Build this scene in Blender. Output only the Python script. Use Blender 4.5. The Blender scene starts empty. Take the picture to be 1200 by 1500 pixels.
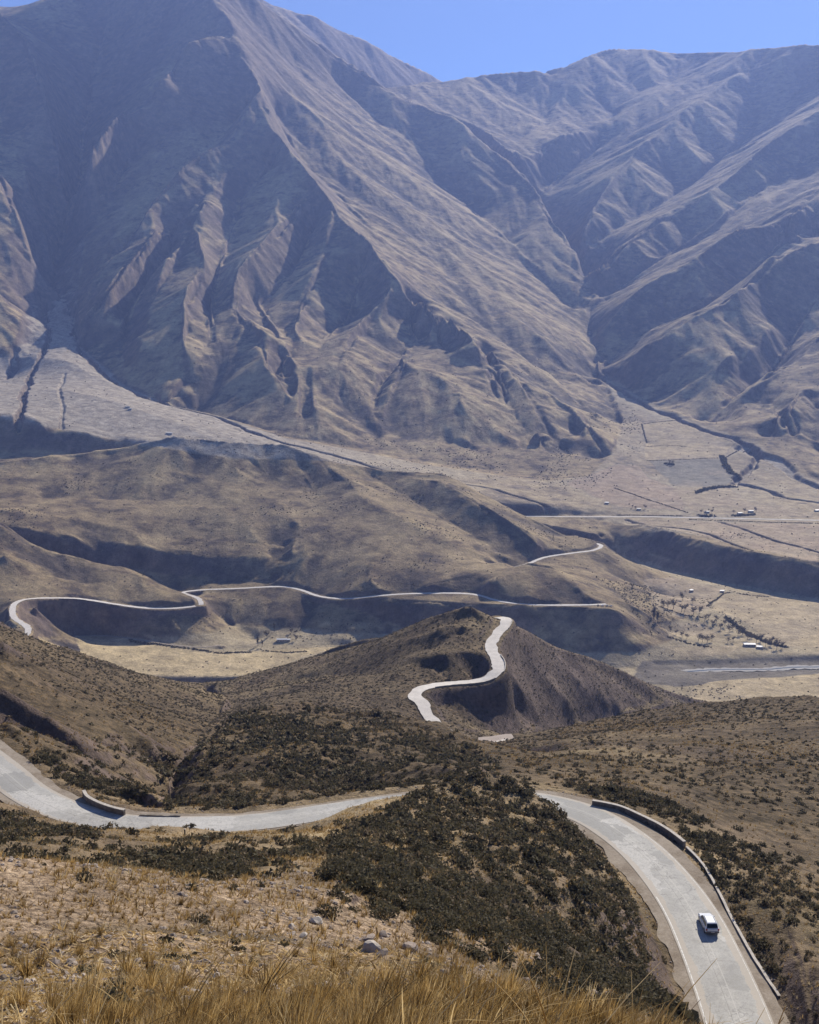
import bpy, math, random
import numpy as np
QUICK = False
# ---- camera model of the place --------------------------------------------
F_PX = 1650.0; PITCH = math.radians(10.3)
CP, SP = math.cos(PITCH), math.sin(PITCH)
def ray(px, py):
    X = px - 600.0; V = 750.0 - py
    return X, CP*F_PX + SP*V, -SP*F_PX + CP*V
def widen(px, r):
    t = min(max((r-1250)/200, 0), 1); return 1+(math.hypot(1, (px-600)/1640.0)-1)*t
def P(px, py, r):
    """point of the place seen in direction (px,py) of the photo at horizontal range r"""
    x, y, z = ray(px, py); h = math.hypot(x, y); r = r*widen(px, r)
    return (r*x/h, r*y/h, r*z/h)
def project(x, y, z):
    f = y*CP - z*SP; v = y*SP + z*CP
    f = np.maximum(f, 1e-3) if hasattr(f, 'shape') else max(f, 1e-3)
    return 600 + F_PX*x/f, 750 - F_PX*v/f
def PZ(px, py, z):
    x, y, zz = ray(px, py); k = z/zz
    return (x*k, y*k, z)

# ---- macro relief: ridges, drains, terraces and roads as break lines --------
UNSH = .45
LINES = []     # each a list of 3D points
def L(*pts, back=None):
    q = [P(*p) for p in pts]
    LINES.append(q)
    if back:
        dr, dz = back
        b = []
        for x, y, z in q:
            h = math.hypot(x, y); k = (h+dr)/h
            b.append((x*k, y*k, z-dz))
        LINES.append(b)
def Ld(*pts):      # a ravine: lies deeper than its neighbours
    L(*[(a, b, c*(1+.034*min(max((c-3250)/500, 0), 1)*min(max((7600-c)/900, 0), 1))) for a, b, c in pts])
def H(*pts):   # px, r, z
    q = []
    for px, r, z in pts:
        a = math.atan2(px-600, 1640.0); r = r*widen(min(max(px, -300), 1500), r)
        q.append((r*math.sin(a), r*math.cos(a), z))
    LINES.append(q)

# ground under and around the viewer
for rr, zz in ((1.0, -1.75), (3, -2.7), (6, -4.35), (10, -6.5)):
    H((-600, rr, zz+0.05*rr), (0, rr, zz), (600, rr, zz), (1200, rr, zz-0.06*rr), (1900, rr, zz-.16*rr))
H((-600, 16, -9), (0, 16, -9.6), (300, 16, -9.9), (600, 16, -10.0), (760, 15, -9.9), (900, 14, -10.0), (1100, 12.5, -9.6), (1300, 11, -9.5), (1900, 10, -10))
H((-600, 26, -14), (0, 26, -14.6), (250, 26, -14.9), (480, 25, -14.9), (650, 22, -13.9), (800, 19, -13.3), (950, 17.5, -13.0), (1150, 15.5, -12.6), (1500, 14, -13))
# slope down to the near road
L((-300, 1240, 60), (0, 1252, 60), (200, 1284, 60), (400, 1300, 60), (520, 1310, 58))
L((-300, 1200, 105), (0, 1220, 105), (200, 1262, 105), (400, 1262, 105), (480, 1252, 108))
L((-300, 1150, 150), (0, 1183, 150), (100, 1225, 148), (200, 1240, 148), (400, 1236, 148), (470, 1222, 150))
L((640, 1350, 60), (740, 1400, 55), (860, 1470, 50), (1000, 1540, 48), (1200, 1620, 46))
# the bushy spur
L((500, 1290, 62), (530, 1255, 90), (545, 1225, 118), (590, 1190, 140), (625, 1165, 154), (655, 1146, 159), (700, 1131, 162))
L((660, 1300, 84), (760, 1330, 84), (860, 1400, 80), (960, 1480, 76))
L((660, 1220, 118), (760, 1240, 117), (850, 1300, 112), (900, 1390, 104), (950, 1470, 96))
L((700, 1131, 162), (750, 1140, 164), (795, 1172, 162), (850, 1230, 150), (905, 1300, 137), (945, 1380, 121), (985, 1480, 105))
# beyond the right road, outside
L((1200, 1530, 104), (1190, 1440, 120), (1165, 1370, 137), (1120, 1290, 156), (1070, 1225, 176), (1000, 1180, 193), (920, 1152, 203), (850, 1142, 208), (790, 1138, 205))
L((1400, 1450, 140), (1250, 1330, 160), (1200, 1270, 180), (1120, 1205, 205), (1030, 1160, 225), (920, 1125, 240), (820, 1110, 250))
L((1400, 1180, 260), (1200, 1130, 275), (1080, 1110, 285), (950, 1098, 300), (850, 1090, 330), (770, 1092, 380), (720, 1092, 440))
L((1500, 1060, 380), (1200, 1060, 380), (1000, 1063, 400), (880, 1072, 430))
L((1500, 1000, 480), (1200, 1024, 480), (1150, 1020, 490), (1040, 1026, 500), (920, 1046, 520), (850, 1056, 520), (785, 1074, 520), (740, 1084, 515), back=(100, 62))
# hill with the rock band, road to its foot (behind the left road)
L((240, 1188, 192), (252, 1155, 245), (272, 1112, 330), (300, 1075, 460), (335, 1030, 680), (300, 1004, 900))
L((-200, 1060, 205), (0, 1085, 205), (60, 1118, 203), (120, 1150, 200), (190, 1175, 194))
L((-200, 985, 245), (0, 1037, 240), (60, 1072, 240), (118, 1105, 237), (145, 1118, 236))
L((-200, 945, 247.5), (0, 1003, 242.5), (60, 1042, 242.5), (120, 1086, 239.5), (145, 1108, 238))
L((200, 1092, 290), (235, 1098, 292), (268, 1110, 295))
L((200, 1104, 288), (235, 1118, 289), (262, 1128, 290))
L((-200, 900, 330), (0, 965, 330), (100, 1015, 330), (180, 1060, 310), (230, 1090, 290))
L((-300, 800, 560), (-100, 880, 580), (0, 913, 600), (60, 941, 660), (120, 962, 740), (180, 986, 840), (235, 999, 920), (300, 1003, 950), (380, 991, 940), (440, 966, 890), (480, 951, 860), (560, 931, 800), (620, 906, 770), (685, 886, 750), (730, 905, 765), back=(160, 95))
L((0, 935, 450), (90, 985, 480), (180, 1025, 520), (240, 1050, 540))
# mound behind the left road
L((240, 1190, 187), (300, 1193, 186), (400, 1192, 186), (500, 1180, 188), (600, 1158, 192), (680, 1140, 196))
L((275, 1150, 225), (300, 1105, 262), (315, 1070, 295), (345, 1048, 325), (400, 1036, 345), (480, 1031, 350), (560, 1040, 352), (640, 1057, 345), (690, 1080, 325), (735, 1108, 275), back=(60, 48))
L((300, 1130, 235), (400, 1095, 255), (500, 1090, 262), (600, 1105, 250), (680, 1125, 225))
# slopes between mound and the winding road hill
L((380, 1040, 560), (480, 1040, 560), (560, 1045, 540), (620, 1066, 530))
L((350, 1010, 800), (450, 1000, 760), (540, 990, 700), (590, 990, 655))
L((560, 940, 765), (600, 940, 735), (640, 930, 715), (675, 915, 725))
L((600, 965, 690), (650, 960, 678), (690, 950, 695), (712, 930, 720))
L((745, 906, 765), (800, 941, 800), (860, 966, 840), (930, 991, 890), (985, 1012, 940), (1060, 1040, 1000), back=(130, 75))
L((640, 1062, 572), (690, 1072, 585), (740, 1078, 612), (785, 1076, 690))
L((680, 1020, 640), (730, 1042, 668), (790, 1068, 712), (850, 1057, 775), (920, 1047, 830), (985, 1036, 890), (1060, 1050, 960))
for a, b, c in (((748, 985, 705), (765, 1010, 700), (790, 1040, 715)), ((745, 930, 755), (800, 990, 760), (850, 1040, 770)), ((790, 945, 790), (860, 1000, 805), (910, 1038, 825)), ((850, 970, 830), (915, 1012, 855), (955, 1035, 870))):
    L(a, b, c)
# valley floor (lower terrace) and river flat
def floor_line(z, *pts): LINES.append([PZ(px, py, z) for px, py in pts])
floor_line(-500, (-300, 985), (180, 989), (300, 991), (380, 989))
H((120, 1472, -516), (300, 1474, -516), (420, 1472, -516), (600, 1478, -514), (800, 1490, -512))
H((-300, 1300, -505), (180, 1300, -517), (420, 1300, -517), (800, 1320, -512), (1100, 1330, -503), (1500, 1330, -503))
floor_line(-500, (130, 945), (230, 945), (330, 952), (400, 948), (520, 945), (620, 947), (760, 955))
floor_line(-500, (1010, 1028), (1200, 1030), (1500, 1030))
floor_line(-499, (950, 1000), (1080, 998), (1200, 990), (1500, 990))
floor_line(-505, (1000, 982), (1080, 983), (1200, 978), (1500, 975))
floor_line(-505, (960, 976), (1080, 972), (1200, 968), (1500, 965))
floor_line(-498, (1010, 960), (1100, 958), (1200, 958), (1500, 955))
floor_line(-498, (965, 930), (1060, 920), (1200, 930), (1500, 930))
floor_line(-498, (960, 870), (1060, 880), (1200, 890), (1500, 890))
# escarpment
floor_line(-461, (860, 764), (930, 772), (1000, 797), (1100, 822), (1200, 837), (1350, 860))
floor_line(-500, (925, 812), (960, 827), (1000, 839), (1060, 852), (1200, 875), (1350, 900))
floor_line(-452, (860, 758), (930, 766), (1000, 788), (1100, 812), (1200, 825), (1350, 845))
L((705, 733, 2478), (800, 742, 2470), (905, 752, 2462))
L((705, 748, 2462), (800, 756, 2450), (905, 757, 2440))
# road hills on the left (beyond the lower field)
L((0, 770, 1830), (60, 801, 1810), (130, 822, 1805), (200, 836, 1795), (250, 860, 1760), (285, 876, 1715), back=(70, 20))
L((-300, 740, 1800), (0, 770, 1830))
L((0, 912, 1480), (60, 930, 1560), (110, 938, 1600))
floor_line(-498, (120, 941), (230, 943), (300, 946), (370, 946))
L((320, 900, 1720), (350, 920, 1700), (375, 940, 1660))
L((0, 815, 1730), (60, 840, 1735), (150, 858, 1735))
# below the road around the middle hill
floor_line(-492, (380, 925), (450, 925), (520, 938))
L((400, 905, 1700), (470, 890, 1720), (560, 905, 1690), (620, 930, 1640))
L((600, 935, 1620), (660, 950, 1580), (760, 960, 1550))
# cliff under the far road
L((560, 880, 1700), (700, 886, 1650), (800, 891, 1640), (880, 891, 1625), (905, 894, 1622), (925, 908, 1622), (948, 936, 1612))
floor_line(-503, (780, 978), (850, 981), (930, 979), (1000, 976))
L((905, 880, 1690), (935, 890, 1680), (960, 905, 1675))
L((890, 850, 1850), (920, 860, 1830), (950, 870, 1810))
# middle hill
L((-300, 700, 2150), (0, 681, 2250), (100, 672, 2300), (200, 660, 2350), (260, 653, 2350), (330, 660, 2330), (420, 665, 2330), (470, 680, 2300), (560, 695, 2280), (640, 705, 2250), (700, 730, 2200), (760, 760, 2150), (830, 788, 2085), (875, 797, 2060), back=(190, 120))
L((-300, 790, 1820), (0, 768, 1900), (100, 790, 1880), (200, 832, 1880), (300, 850, 1840), (400, 852, 1830))
L((0, 745, 1960), (130, 765, 1960), (250, 790, 1940), (420, 800, 1920))   # bench above the foot cliff
L((130, 780, 1920), (200, 805, 1890), (330, 815, 1880), (420, 820, 1875))
L((60, 730, 2090), (200, 733, 2100), (320, 745, 2060))
L((240, 688, 2235), (330, 708, 2175), (415, 745, 2060), (440, 770, 1975))
L((470, 682, 2290), (510, 705, 2190), (540, 735, 2080), (600, 765, 1990), (650, 790, 1930))    # spur
Ld((440, 690, 2275), (460, 720, 2170), (445, 765, 1995), (425, 805, 1885))  # drain
Ld((545, 700, 2270), (590, 726, 2168), (630, 750, 2092), (690, 782, 2000), (740, 815, 1910))  # drain
L((560, 697, 2280), (640, 712, 2200), (700, 745, 2090), (750, 775, 2020), (790, 800, 1960))
L((430, 850, 1810), (450, 815, 1860), (480, 785, 1930), (500, 765, 1990))
L((540, 855, 1750), (560, 800, 1880), (590, 775, 1960))
L((620, 860, 1720), (700, 835, 1770), (740, 822, 1840))
L((720, 850, 1700), (770, 826, 1780), (810, 832, 1760), (850, 860, 1690), (865, 882, 1650))
L((770, 842, 1820), (830, 838, 1830), (870, 850, 1800))
# hanging valley behind the middle hill
H((-300, 2560, -345), (0, 2570, -350), (200, 2560, -375), (450, 2500, -385), (640, 2460, -425), (760, 2400, -452), (880, 2300, -470))
L((-300, 650, 2640), (0, 661, 2640), (50, 661, 2640), (100, 669, 2630), (145, 674, 2620), (175, 672, 2620))
H((200, 2610, -360), (260, 2600, -370))
L((-300, 590, 2760), (0, 608, 2735), (40, 610, 2730), (62, 624, 2700), (80, 634, 2690), (100, 633, 2700), (140, 638, 2690), (165, 645, 2680), (185, 642, 2680), (228, 650, 2660), (250, 660, 2640))
# alluvial fan
L((-300, 520, 3400), (0, 560, 3300), (100, 572, 3080), (180, 592, 2980), (260, 620, 2850), (360, 655, 2740), (470, 675, 2640), (600, 700, 2590), (700, 722, 2530))
L((45, 500, 3750), (80, 495, 3800), (115, 505, 3750))
L((70, 445, 4250), (60, 470, 4000))
L((35, 520, 3600), (100, 530, 3500), (160, 560, 3350))
# foot of the big mountain
L((100, 450, 4150), (122, 512, 3720), (180, 560, 3420), (240, 590, 3230), (320, 608, 3120), (420, 640, 3000), (520, 657, 2950), (620, 676, 2900), (720, 690, 2850), (800, 700, 2790), (865, 692, 2830), (900, 658, 3060), (915, 615, 3450), (895, 570, 3780), (882, 545, 3980))
L((560, 690, 2680), (680, 708, 2640), (800, 722, 2620), (900, 728, 2600))
L((950, 650, 3200), (960, 700, 2820), (980, 735, 2560), (1000, 760, 2400))
L((1060, 655, 3150), (1040, 700, 2830), (1060, 740, 2520))
L((1200, 761, 2390), (1350, 765, 2370))
# the lower part of the right valley stream
L((882, 545, 3980), (905, 565, 3850), (960, 600, 3580), (1040, 632, 3300), (1100, 652, 3130), (1110, 668, 3030), (1085, 690, 2900))
L((890, 548, 3990), (965, 592, 3620), (1045, 622, 3370), (1115, 645, 3160), (1150, 680, 2950), (1200, 705, 2850), (1350, 760, 2600))
# ---- big mountain
L((240, -160, 7400), (300, -20, 6700), (345, 62, 6250), (385, 145, 5720), (400, 200, 5400), (440, 250, 5100), (485, 305, 4800), (560, 395, 4300), (640, 470, 3950), (740, 535, 3680), (830, 600, 3330), (885, 655, 3030))
L((300, -20, 6700), (375, 5, 6900), (430, 38, 7000), (500, 88, 7050), (570, 132, 7000), (680, 190, 6650), (750, 245, 6250), (800, 310, 5750), (850, 375, 5250), (868, 430, 4850), back=(250, 160))
L((345, 62, 6250), (295, 66, 6100), (258, 75, 5950), (230, 120, 5650), (200, 152, 5450), (165, 188, 5250), (130, 240, 5000))
L((387, 140, 5720), (333, 213, 5250), (287, 232, 5120), (227, 297, 4780), (190, 350, 4500), (130, 420, 4150))
L((390, 195, 5420), (350, 235, 5180), (290, 300, 4750), (215, 362, 4350), (165, 430, 4000), (118, 470, 3850))
L((440, 300, 4800), (430, 322, 4680), (350, 400, 4150), (343, 450, 3900), (375, 490, 3650), (400, 545, 3350), (425, 590, 3200))
L((300, 300, 4700), (270, 350, 4450), (250, 390, 4200), (215, 450, 3900), (200, 520, 3560))
L((290, 340, 4520), (300, 400, 4150), (275, 450, 3850), (270, 520, 3500), (290, 580, 3260))
L((485, 305, 4800), (480, 370, 4420), (445, 440, 4050), (435, 480, 3820), (430, 510, 3640), (405, 560, 3380))
L((560, 395, 4300), (570, 440, 4080), (540, 465, 3960), (525, 490, 3780), (500, 520, 3560), (490, 580, 3250))
L((590, 528, 3560), (565, 590, 3240), (560, 640, 3050))
L((590, 528, 3560), (640, 600, 3230), (665, 650, 3050))
L((650, 470, 3950), (720, 530, 3640), (725, 560, 3470), (740, 610, 3230), (765, 660, 3010))
L((740, 535, 3680), (760, 560, 3480), (800, 620, 3170), (830, 665, 2990))
L((790, 640, 3060), (850, 640, 3130), (880, 600, 3480))
# drains of the big mountain
Ld((190, -100, 7500), (150, 60, 6500), (120, 180, 5800), (110, 290, 5100), (75, 370, 4680), (68, 440, 4280))
Ld((305, 85, 6080), (262, 115, 5780), (222, 185, 5400), (180, 235, 5120), (140, 310, 4760), (98, 390, 4480))
Ld((370, 160, 5650), (310, 215, 5200), (280, 260, 4950), (210, 330, 4600), (150, 410, 4220), (90, 440, 4230))
Ld((270, 330, 4550), (230, 390, 4220), (185, 460, 3850), (178, 535, 3500))
Ld((400, 240, 5150), (350, 290, 4780), (330, 370, 4300), (305, 440, 3900), (306, 520, 3460), (240, 585, 3230))
Ld((460, 330, 4650), (420, 400, 4180), (375, 440, 3980), (400, 480, 3700), (430, 540, 3400), (440, 610, 3120))
Ld((530, 400, 4280), (510, 460, 3950), (480, 490, 3720), (455, 540, 3400), (458, 600, 3150))
Ld((600, 450, 4060), (610, 500, 3720), (560, 560, 3400), (545, 610, 3160))
Ld((640, 480, 3900), (665, 540, 3500), (675, 600, 3230), (690, 660, 3020))
Ld((700, 510, 3780), (745, 590, 3320), (780, 650, 3050))
Ld((405, 160, 5750), (430, 220, 5400), (470, 262, 5150), (525, 315, 4850), (590, 380, 4480), (660, 440, 4180), (740, 500, 3900), (800, 545, 3720), (860, 590, 3480))
Ld((420, 130, 6000), (480, 210, 5560), (560, 300, 5050), (640, 385, 4600), (700, 430, 4330), (800, 495, 3980), (870, 560, 3760))
Ld((430, 90, 6500), (520, 190, 6000), (600, 270, 5500), (690, 360, 4950), (770, 430, 4500), (850, 500, 4150))
Ld((500, 130, 6700), (590, 200, 6250), (680, 290, 5700), (760, 370, 5100), (840, 450, 4600))
# ridge behind and left
L((330, -60, 8800), (375, -2, 8800), (450, 22, 8900), (520, 52, 9100), (560, 75, 9200), (610, 100, 9300), (650, 122, 9400), (700, 150, 9500), back=(500, 300))
L((-300, -60, 6600), (-60, 20, 6300), (0, 30, 6050), (35, 65, 5900), (60, 130, 5600), (85, 210, 5350), (98, 270, 5120))
L((-300, 180, 5200), (-100, 230, 4950), (0, 265, 4750), (25, 320, 4500), (48, 385, 4330), (52, 440, 4150))
L((-200, 330, 4300), (0, 350, 4350), (20, 400, 4200), (35, 450, 4020))
L((-200, 100, 5900), (0, 165, 5500), (30, 240, 5100), (65, 330, 4750))
L((-200, 400, 4000), (0, 440, 3900), (30, 490, 3750))
L((-200, 480, 3700), (0, 560, 3400), (20, 540, 3550))
# ---- right mountain and the gorge
L((600, 150, 7400), (660, 165, 7300), (705, 190, 7000), (745, 222, 6600), (780, 268, 6150), (812, 325, 5650), (832, 372, 5250), (860, 430, 4850), (870, 500, 4350), (882, 545, 3980))
L((575, 128, 7700), (640, 120, 8000), (700, 112, 8200), (760, 104, 8300), (790, 104, 8300), (802, 109, 8300), (830, 95, 8500), (870, 76, 8700), (930, 72, 8800), (1000, 78, 8600), (1080, 76, 8300), (1150, 68, 8000), (1200, 66, 7800), (1400, 30, 7500), (1700, 0, 7300), back=(500, 320))
L((802, 109, 8300), (815, 150, 7900), (790, 185, 7400), (760, 205, 7000))
L((870, 76, 8700), (865, 130, 8000), (905, 165, 7550), (850, 190, 7100), (800, 215, 6800), (765, 240, 6500))
L((700, 112, 8200), (720, 150, 7700), (720, 180, 7300))
Ld((1000, 78, 8600), (960, 125, 8000), (920, 170, 7300), (870, 215, 6800), (820, 250, 6500), (795, 280, 6200))     # drain
L((1080, 76, 8300), (1060, 120, 7700), (1000, 165, 7200), (930, 230, 6600), (880, 290, 6050), (850, 340, 5650))
Ld((1200, 100, 7500), (1130, 170, 6900), (1050, 235, 6350), (960, 300, 5800), (880, 345, 5500), (845, 370, 5330))   # drain
L((1400, 80, 7000), (1200, 165, 6600), (1130, 215, 6250), (1060, 275, 5850), (990, 310, 5600), (900, 368, 5200), (872, 400, 5000))
Ld((1400, 200, 6000), (1200, 215, 6050), (1120, 275, 5650), (1040, 335, 5250), (940, 395, 4900), (878, 440, 4750))   # drain
L((1400, 230, 5500), (1200, 275, 5500), (1155, 328, 5050), (1090, 340, 5000), (1000, 400, 4700), (920, 440, 4500), (878, 490, 4350))
Ld((1200, 345, 4950), (1150, 350, 4900), (1075, 425, 4450), (990, 465, 4260), (915, 500, 4130), (882, 530, 4040))   # drain
L((1400, 330, 4800), (1200, 360, 4700), (1130, 390, 4520), (1060, 450, 4200), (1000, 480, 4080), (940, 510, 3950), (900, 545, 3960))
L((1130, 480, 4080), (1080, 530, 3820), (1000, 570, 3700), (960, 590, 3640))
Ld((1400, 400, 4300), (1200, 430, 4300), (1165, 485, 4020), (1130, 540, 3760), (1060, 600, 3480), (1030, 622, 3400))   # drain
L((1400, 450, 4100), (1200, 490, 4000), (1170, 520, 3860), (1110, 570, 3600), (1060, 618, 3400))
L((1200, 600, 3380), (1180, 570, 3500), (1150, 600, 3330), (1135, 625, 3240))
L((1130, 585, 3500), (1160, 640, 3180), (1200, 670, 3020))
L((1150, 600, 3330), (1180, 640, 3180), (1250, 680, 3000))
H((-1400, 8000, 1200), (-900, 7000, 1500), (-500, 6500, 1700))
H((-1400, 3000, -100), (-900, 3000, -150), (-500, 3100, -150))
H((1700, 3200, -300), (2200, 3200, -200)); H((1800, 5500, 700), (2400, 5500, 700))
H((-1200, 1500, -350), (-500, 1500, -420)); H((1800, 1500, -480), (2600, 1500, -450))
H((-900, 180, -60), (-500, 190, -75)); H((1700, 150, -90), (2400, 150, -95))
H((-900, 10800, 800), (0, 10800, 800), (600, 10800, 800), (1300, 10800, 800), (2200, 10800, 800))

# ---- roads: (centre line in 3D, half width of the bed) ------------------------
def spline(pts, n=14):
    a = np.array(pts, float); out = []
    for i in range(len(a)-1):
        p0, p1, p2, p3 = a[max(i-1, 0)], a[i], a[i+1], a[min(i+2, len(a)-1)]
        for k in range(n):
            t = k/n
            out.append(0.5*((2*p1)+(-p0+p2)*t+(2*p0-5*p1+4*p2-p3)*t*t+(-p0+3*p1-3*p2+p3)*t**3))
    out.append(a[-1]); return np.array(out)
RZ = -79.0
# centre x, y, half width of bed, half width of asphalt
near_tab = [(-180, 1000, 5.6, 3.6), (-90, 1060, 5.6, 3.6), (0, 1128, 5.4, 3.5), (40, 1160, 5.0, 3.3), (85, 1183, 4.7, 3.2), (140, 1200, 4.6, 3.1), (200, 1208, 4.3, 3.0), (270, 1209, 4.2, 3.0), (340, 1207, 3.9, 2.9), (410, 1200, 3.7, 2.8), (480, 1189, 3.5, 2.7), (550, 1179, 3.4, 2.7), (620, 1172, 3.4, 2.7), (700, 1168, 3.5, 2.8), (770, 1171, 3.9, 3.0), (830, 1183, 4.6, 3.2), (880, 1203, 5.2, 3.4), (936, 1243, 5.5, 3.5), (980, 1290, 5.3, 3.6), (1014, 1340, 5.2, 3.7), (1043, 1400, 5.4, 3.8), (1074, 1476, 5.6, 3.9), (1105, 1570, 5.6, 3.9), (1150, 1720, 5.6, 3.9)]
near_px = [(a[0], a[1]) for a in near_tab]
ROADS = {}
ROADS['near'] = (spline([PZ(a, b, RZ) for a, b in near_px]), 4.7, 7.0)
def rd(pts, hw, blend): return (spline([P(*p) for p in pts]), hw, blend)
ROADS['bend'] = rd([(760, 1083, 500), (725, 1086, 512), (695, 1088, 528), (660, 1075, 548), (632, 1056, 570), (618, 1030, 592), (607, 1018, 606), (625, 1006, 622), (665, 1001, 636), (705, 997, 645), (727, 985, 655), (730, 970, 672), (720, 952, 695), (724, 935, 718), (738, 918, 742), (741, 907, 758), (728, 904, 772)], 4.6, 7)
L((690, 1099, 470), (735, 1097, 460), (780, 1093, 450))
ROADS['layby'] = rd([(700, 1088, 512), (728, 1086, 512), (756, 1082.5, 514)], 7.5, 5)
ROADS['loop'] = rd([(-60, 955, 1330), (20, 940, 1400), (42, 922, 1440), (20, 903, 1500), (22, 884, 1580), (45, 877, 1630), (90, 876, 1660), (130, 878, 1678), (200, 890, 1690), (260, 891, 1695), (295, 886, 1702)], 5.2, 8)
ROADS['shelf'] = rd([(295, 886, 1702), (290, 876, 1735), (268, 868, 1775), (300, 864, 1800), (350, 862, 1800), (410, 859, 1800), (440, 864, 1780), (470, 874, 1745), (510, 877, 1725), (560, 872, 1720), (620, 869, 1715), (690, 870, 1705), (730, 880, 1672), (780, 886, 1652), (850, 886, 1645), (890, 885, 1650)], 4.6, 7)
ROADS['upper'] = rd([(735, 836, 1870), (770, 827, 1905), (800, 816, 1960), (840, 810, 1995), (870, 806, 2020), (881, 799, 2055), (868, 795, 2085), (850, 792, 2110)], 4.8, 7)
ROADS['far'] = rd([(760, 756, 2440), (850, 757, 2430), (950, 757, 2425), (1060, 759, 2405), (1200, 762, 2385), (1400, 766, 2370)], 5.0, 8)
ROADS['track'] = (spline([P(52, 890, 1600), P(75, 915, 1620), P(82, 930, 1625)] + [PZ(a, b, -495) for a, b in ((95, 936), (115, 932), (150, 931), (190, 935), (240, 943), (290, 948), (325, 945))]), 2.6, 4)
for k, (c, hw, bl) in ROADS.items():
    z = c[:, 2].copy()
    for _ in range(30 if k != 'near' else 0):
        z[1:-1] = .5*z[1:-1]+.25*(z[2:]+z[:-2])
    c[:, 2] = z
    LINES.append([tuple(p) for p in c[::4]])

# ---- solve the membrane through the break lines in (azimuth, ln r) ------------
AZ0, AZ1 = math.radians(-42), math.radians(42)
V0, V1 = math.log(1.0), math.log(11200.0)
D = 0.0032 if not QUICK else 0.0048
def solve():
    nu0 = int((AZ1-AZ0)/D)+1; nv0 = int((V1-V0)/D)+1
    S = []
    for ln in LINES:
        a = np.array(ln, float)
        for i in range(len(a)-1):
            p, q = a[i], a[i+1]
            r = max(min(math.hypot(p[0], p[1]), math.hypot(q[0], q[1])), 1)
            n = int(np.linalg.norm(q-p)/(r*D*0.45))+2
            t = np.linspace(0, 1, n)[:, None]
            S.append(p*(1-t)+q*t)
    S = np.concatenate(S)
    az = np.arctan2(S[:, 0], S[:, 1]); v = np.log(np.maximum(np.hypot(S[:, 0], S[:, 1]), 1.0))
    ok = (az > AZ0) & (az < AZ1) & (v < V1)
    az, v, z = az[ok], v[ok], S[ok, 2]
    h = None
    for lev in range(7, -1, -1):
        s = 2**lev; nu = (nu0-1)//s+2; nv = (nv0-1)//s+2
        iu = np.round((az-AZ0)/(D*s)).astype(int); iv = np.round((v-V0)/(D*s)).astype(int)
        idx = iv*nu+iu
        cnt = np.bincount(idx, minlength=nu*nv).reshape(nv, nu); sm = np.bincount(idx, weights=z, minlength=nu*nv).reshape(nv, nu)
        m = cnt > 0; c = np.where(m, sm/np.maximum(cnt, 1), 0)
        if h is None: h = np.full((nv, nu), z.mean())
        else:
            yy = np.minimum(np.arange(nv)/2, h.shape[0]-1.001); xx = np.minimum(np.arange(nu)/2, h.shape[1]-1.001)
            y0 = yy.astype(int); x0 = xx.astype(int); fy = (yy-y0)[:, None]; fx = (xx-x0)[None]
            h = (h[y0][:, x0]*(1-fy)*(1-fx)+h[y0+1][:, x0]*fy*(1-fx)+h[y0][:, x0+1]*(1-fy)*fx+h[y0+1][:, x0+1]*fy*fx)
        h = h.astype(np.float32); c = c.astype(np.float32)
        h[m] = c[m]
        for it in range(400 if lev > 3 else (120 if lev > 1 else 60)):
            p = np.pad(h, 1, mode='edge')
            h = .25*(p[:-2, 1:-1]+p[2:, 1:-1]+p[1:-1, :-2]+p[1:-1, 2:])
            h[m] = c[m]
    for it in range(2):
        p = np.pad(h, 1, mode='edge')
        h = .5*h+.125*(p[:-2, 1:-1]+p[2:, 1:-1]+p[1:-1, :-2]+p[1:-1, 2:])
    return h
HG = solve()
def gauss(a, s):
    k = np.exp(-.5*(np.arange(-int(3*s), int(3*s)+1)/s)**2); k /= k.sum(); n = len(k)//2
    p = np.pad(a, ((n, n), (0, 0)), mode='edge'); o = sum(k[i]*p[i:i+a.shape[0]] for i in range(len(k)))
    p = np.pad(o, ((0, 0), (n, n)), mode='edge'); return sum(k[i]*p[:, i:i+a.shape[1]] for i in range(len(k)))
def sst(a, b, x):
    t = np.clip((x-a)/(b-a), 0, 1); return t*t*(3-2*t)
_r = np.exp(V0+D*np.arange(HG.shape[0]))[:, None]
_gv = np.gradient(HG, D, axis=0)/_r; _gu = np.gradient(HG, D, axis=1)/_r
_st = gauss(sst(.16, .34, np.hypot(_gv, _gu)), 4)
_b = .045/D
HG = HG + (HG-gauss(HG, _b))*_st*((UNSH-.1*sst(4000, 4900, _r))*sst(2750, 3300, _r)*(1-.9*sst(6300, 7400, _r))+.6*(1-sst(2600, 3000, _r))*sst(1880, 1980, _r))
def macro(az, v):
    u = np.clip((az-AZ0)/D, 0, HG.shape[1]-1.01); w = np.clip((v-V0)/D, 0, HG.shape[0]-1.01)
    i = u.astype(int); j = w.astype(int); fu = u-i; fw = w-j
    return HG[j, i]*(1-fu)*(1-fw)+HG[j, i+1]*fu*(1-fw)+HG[j+1, i]*(1-fu)*fw+HG[j+1, i+1]*fu*fw

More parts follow.
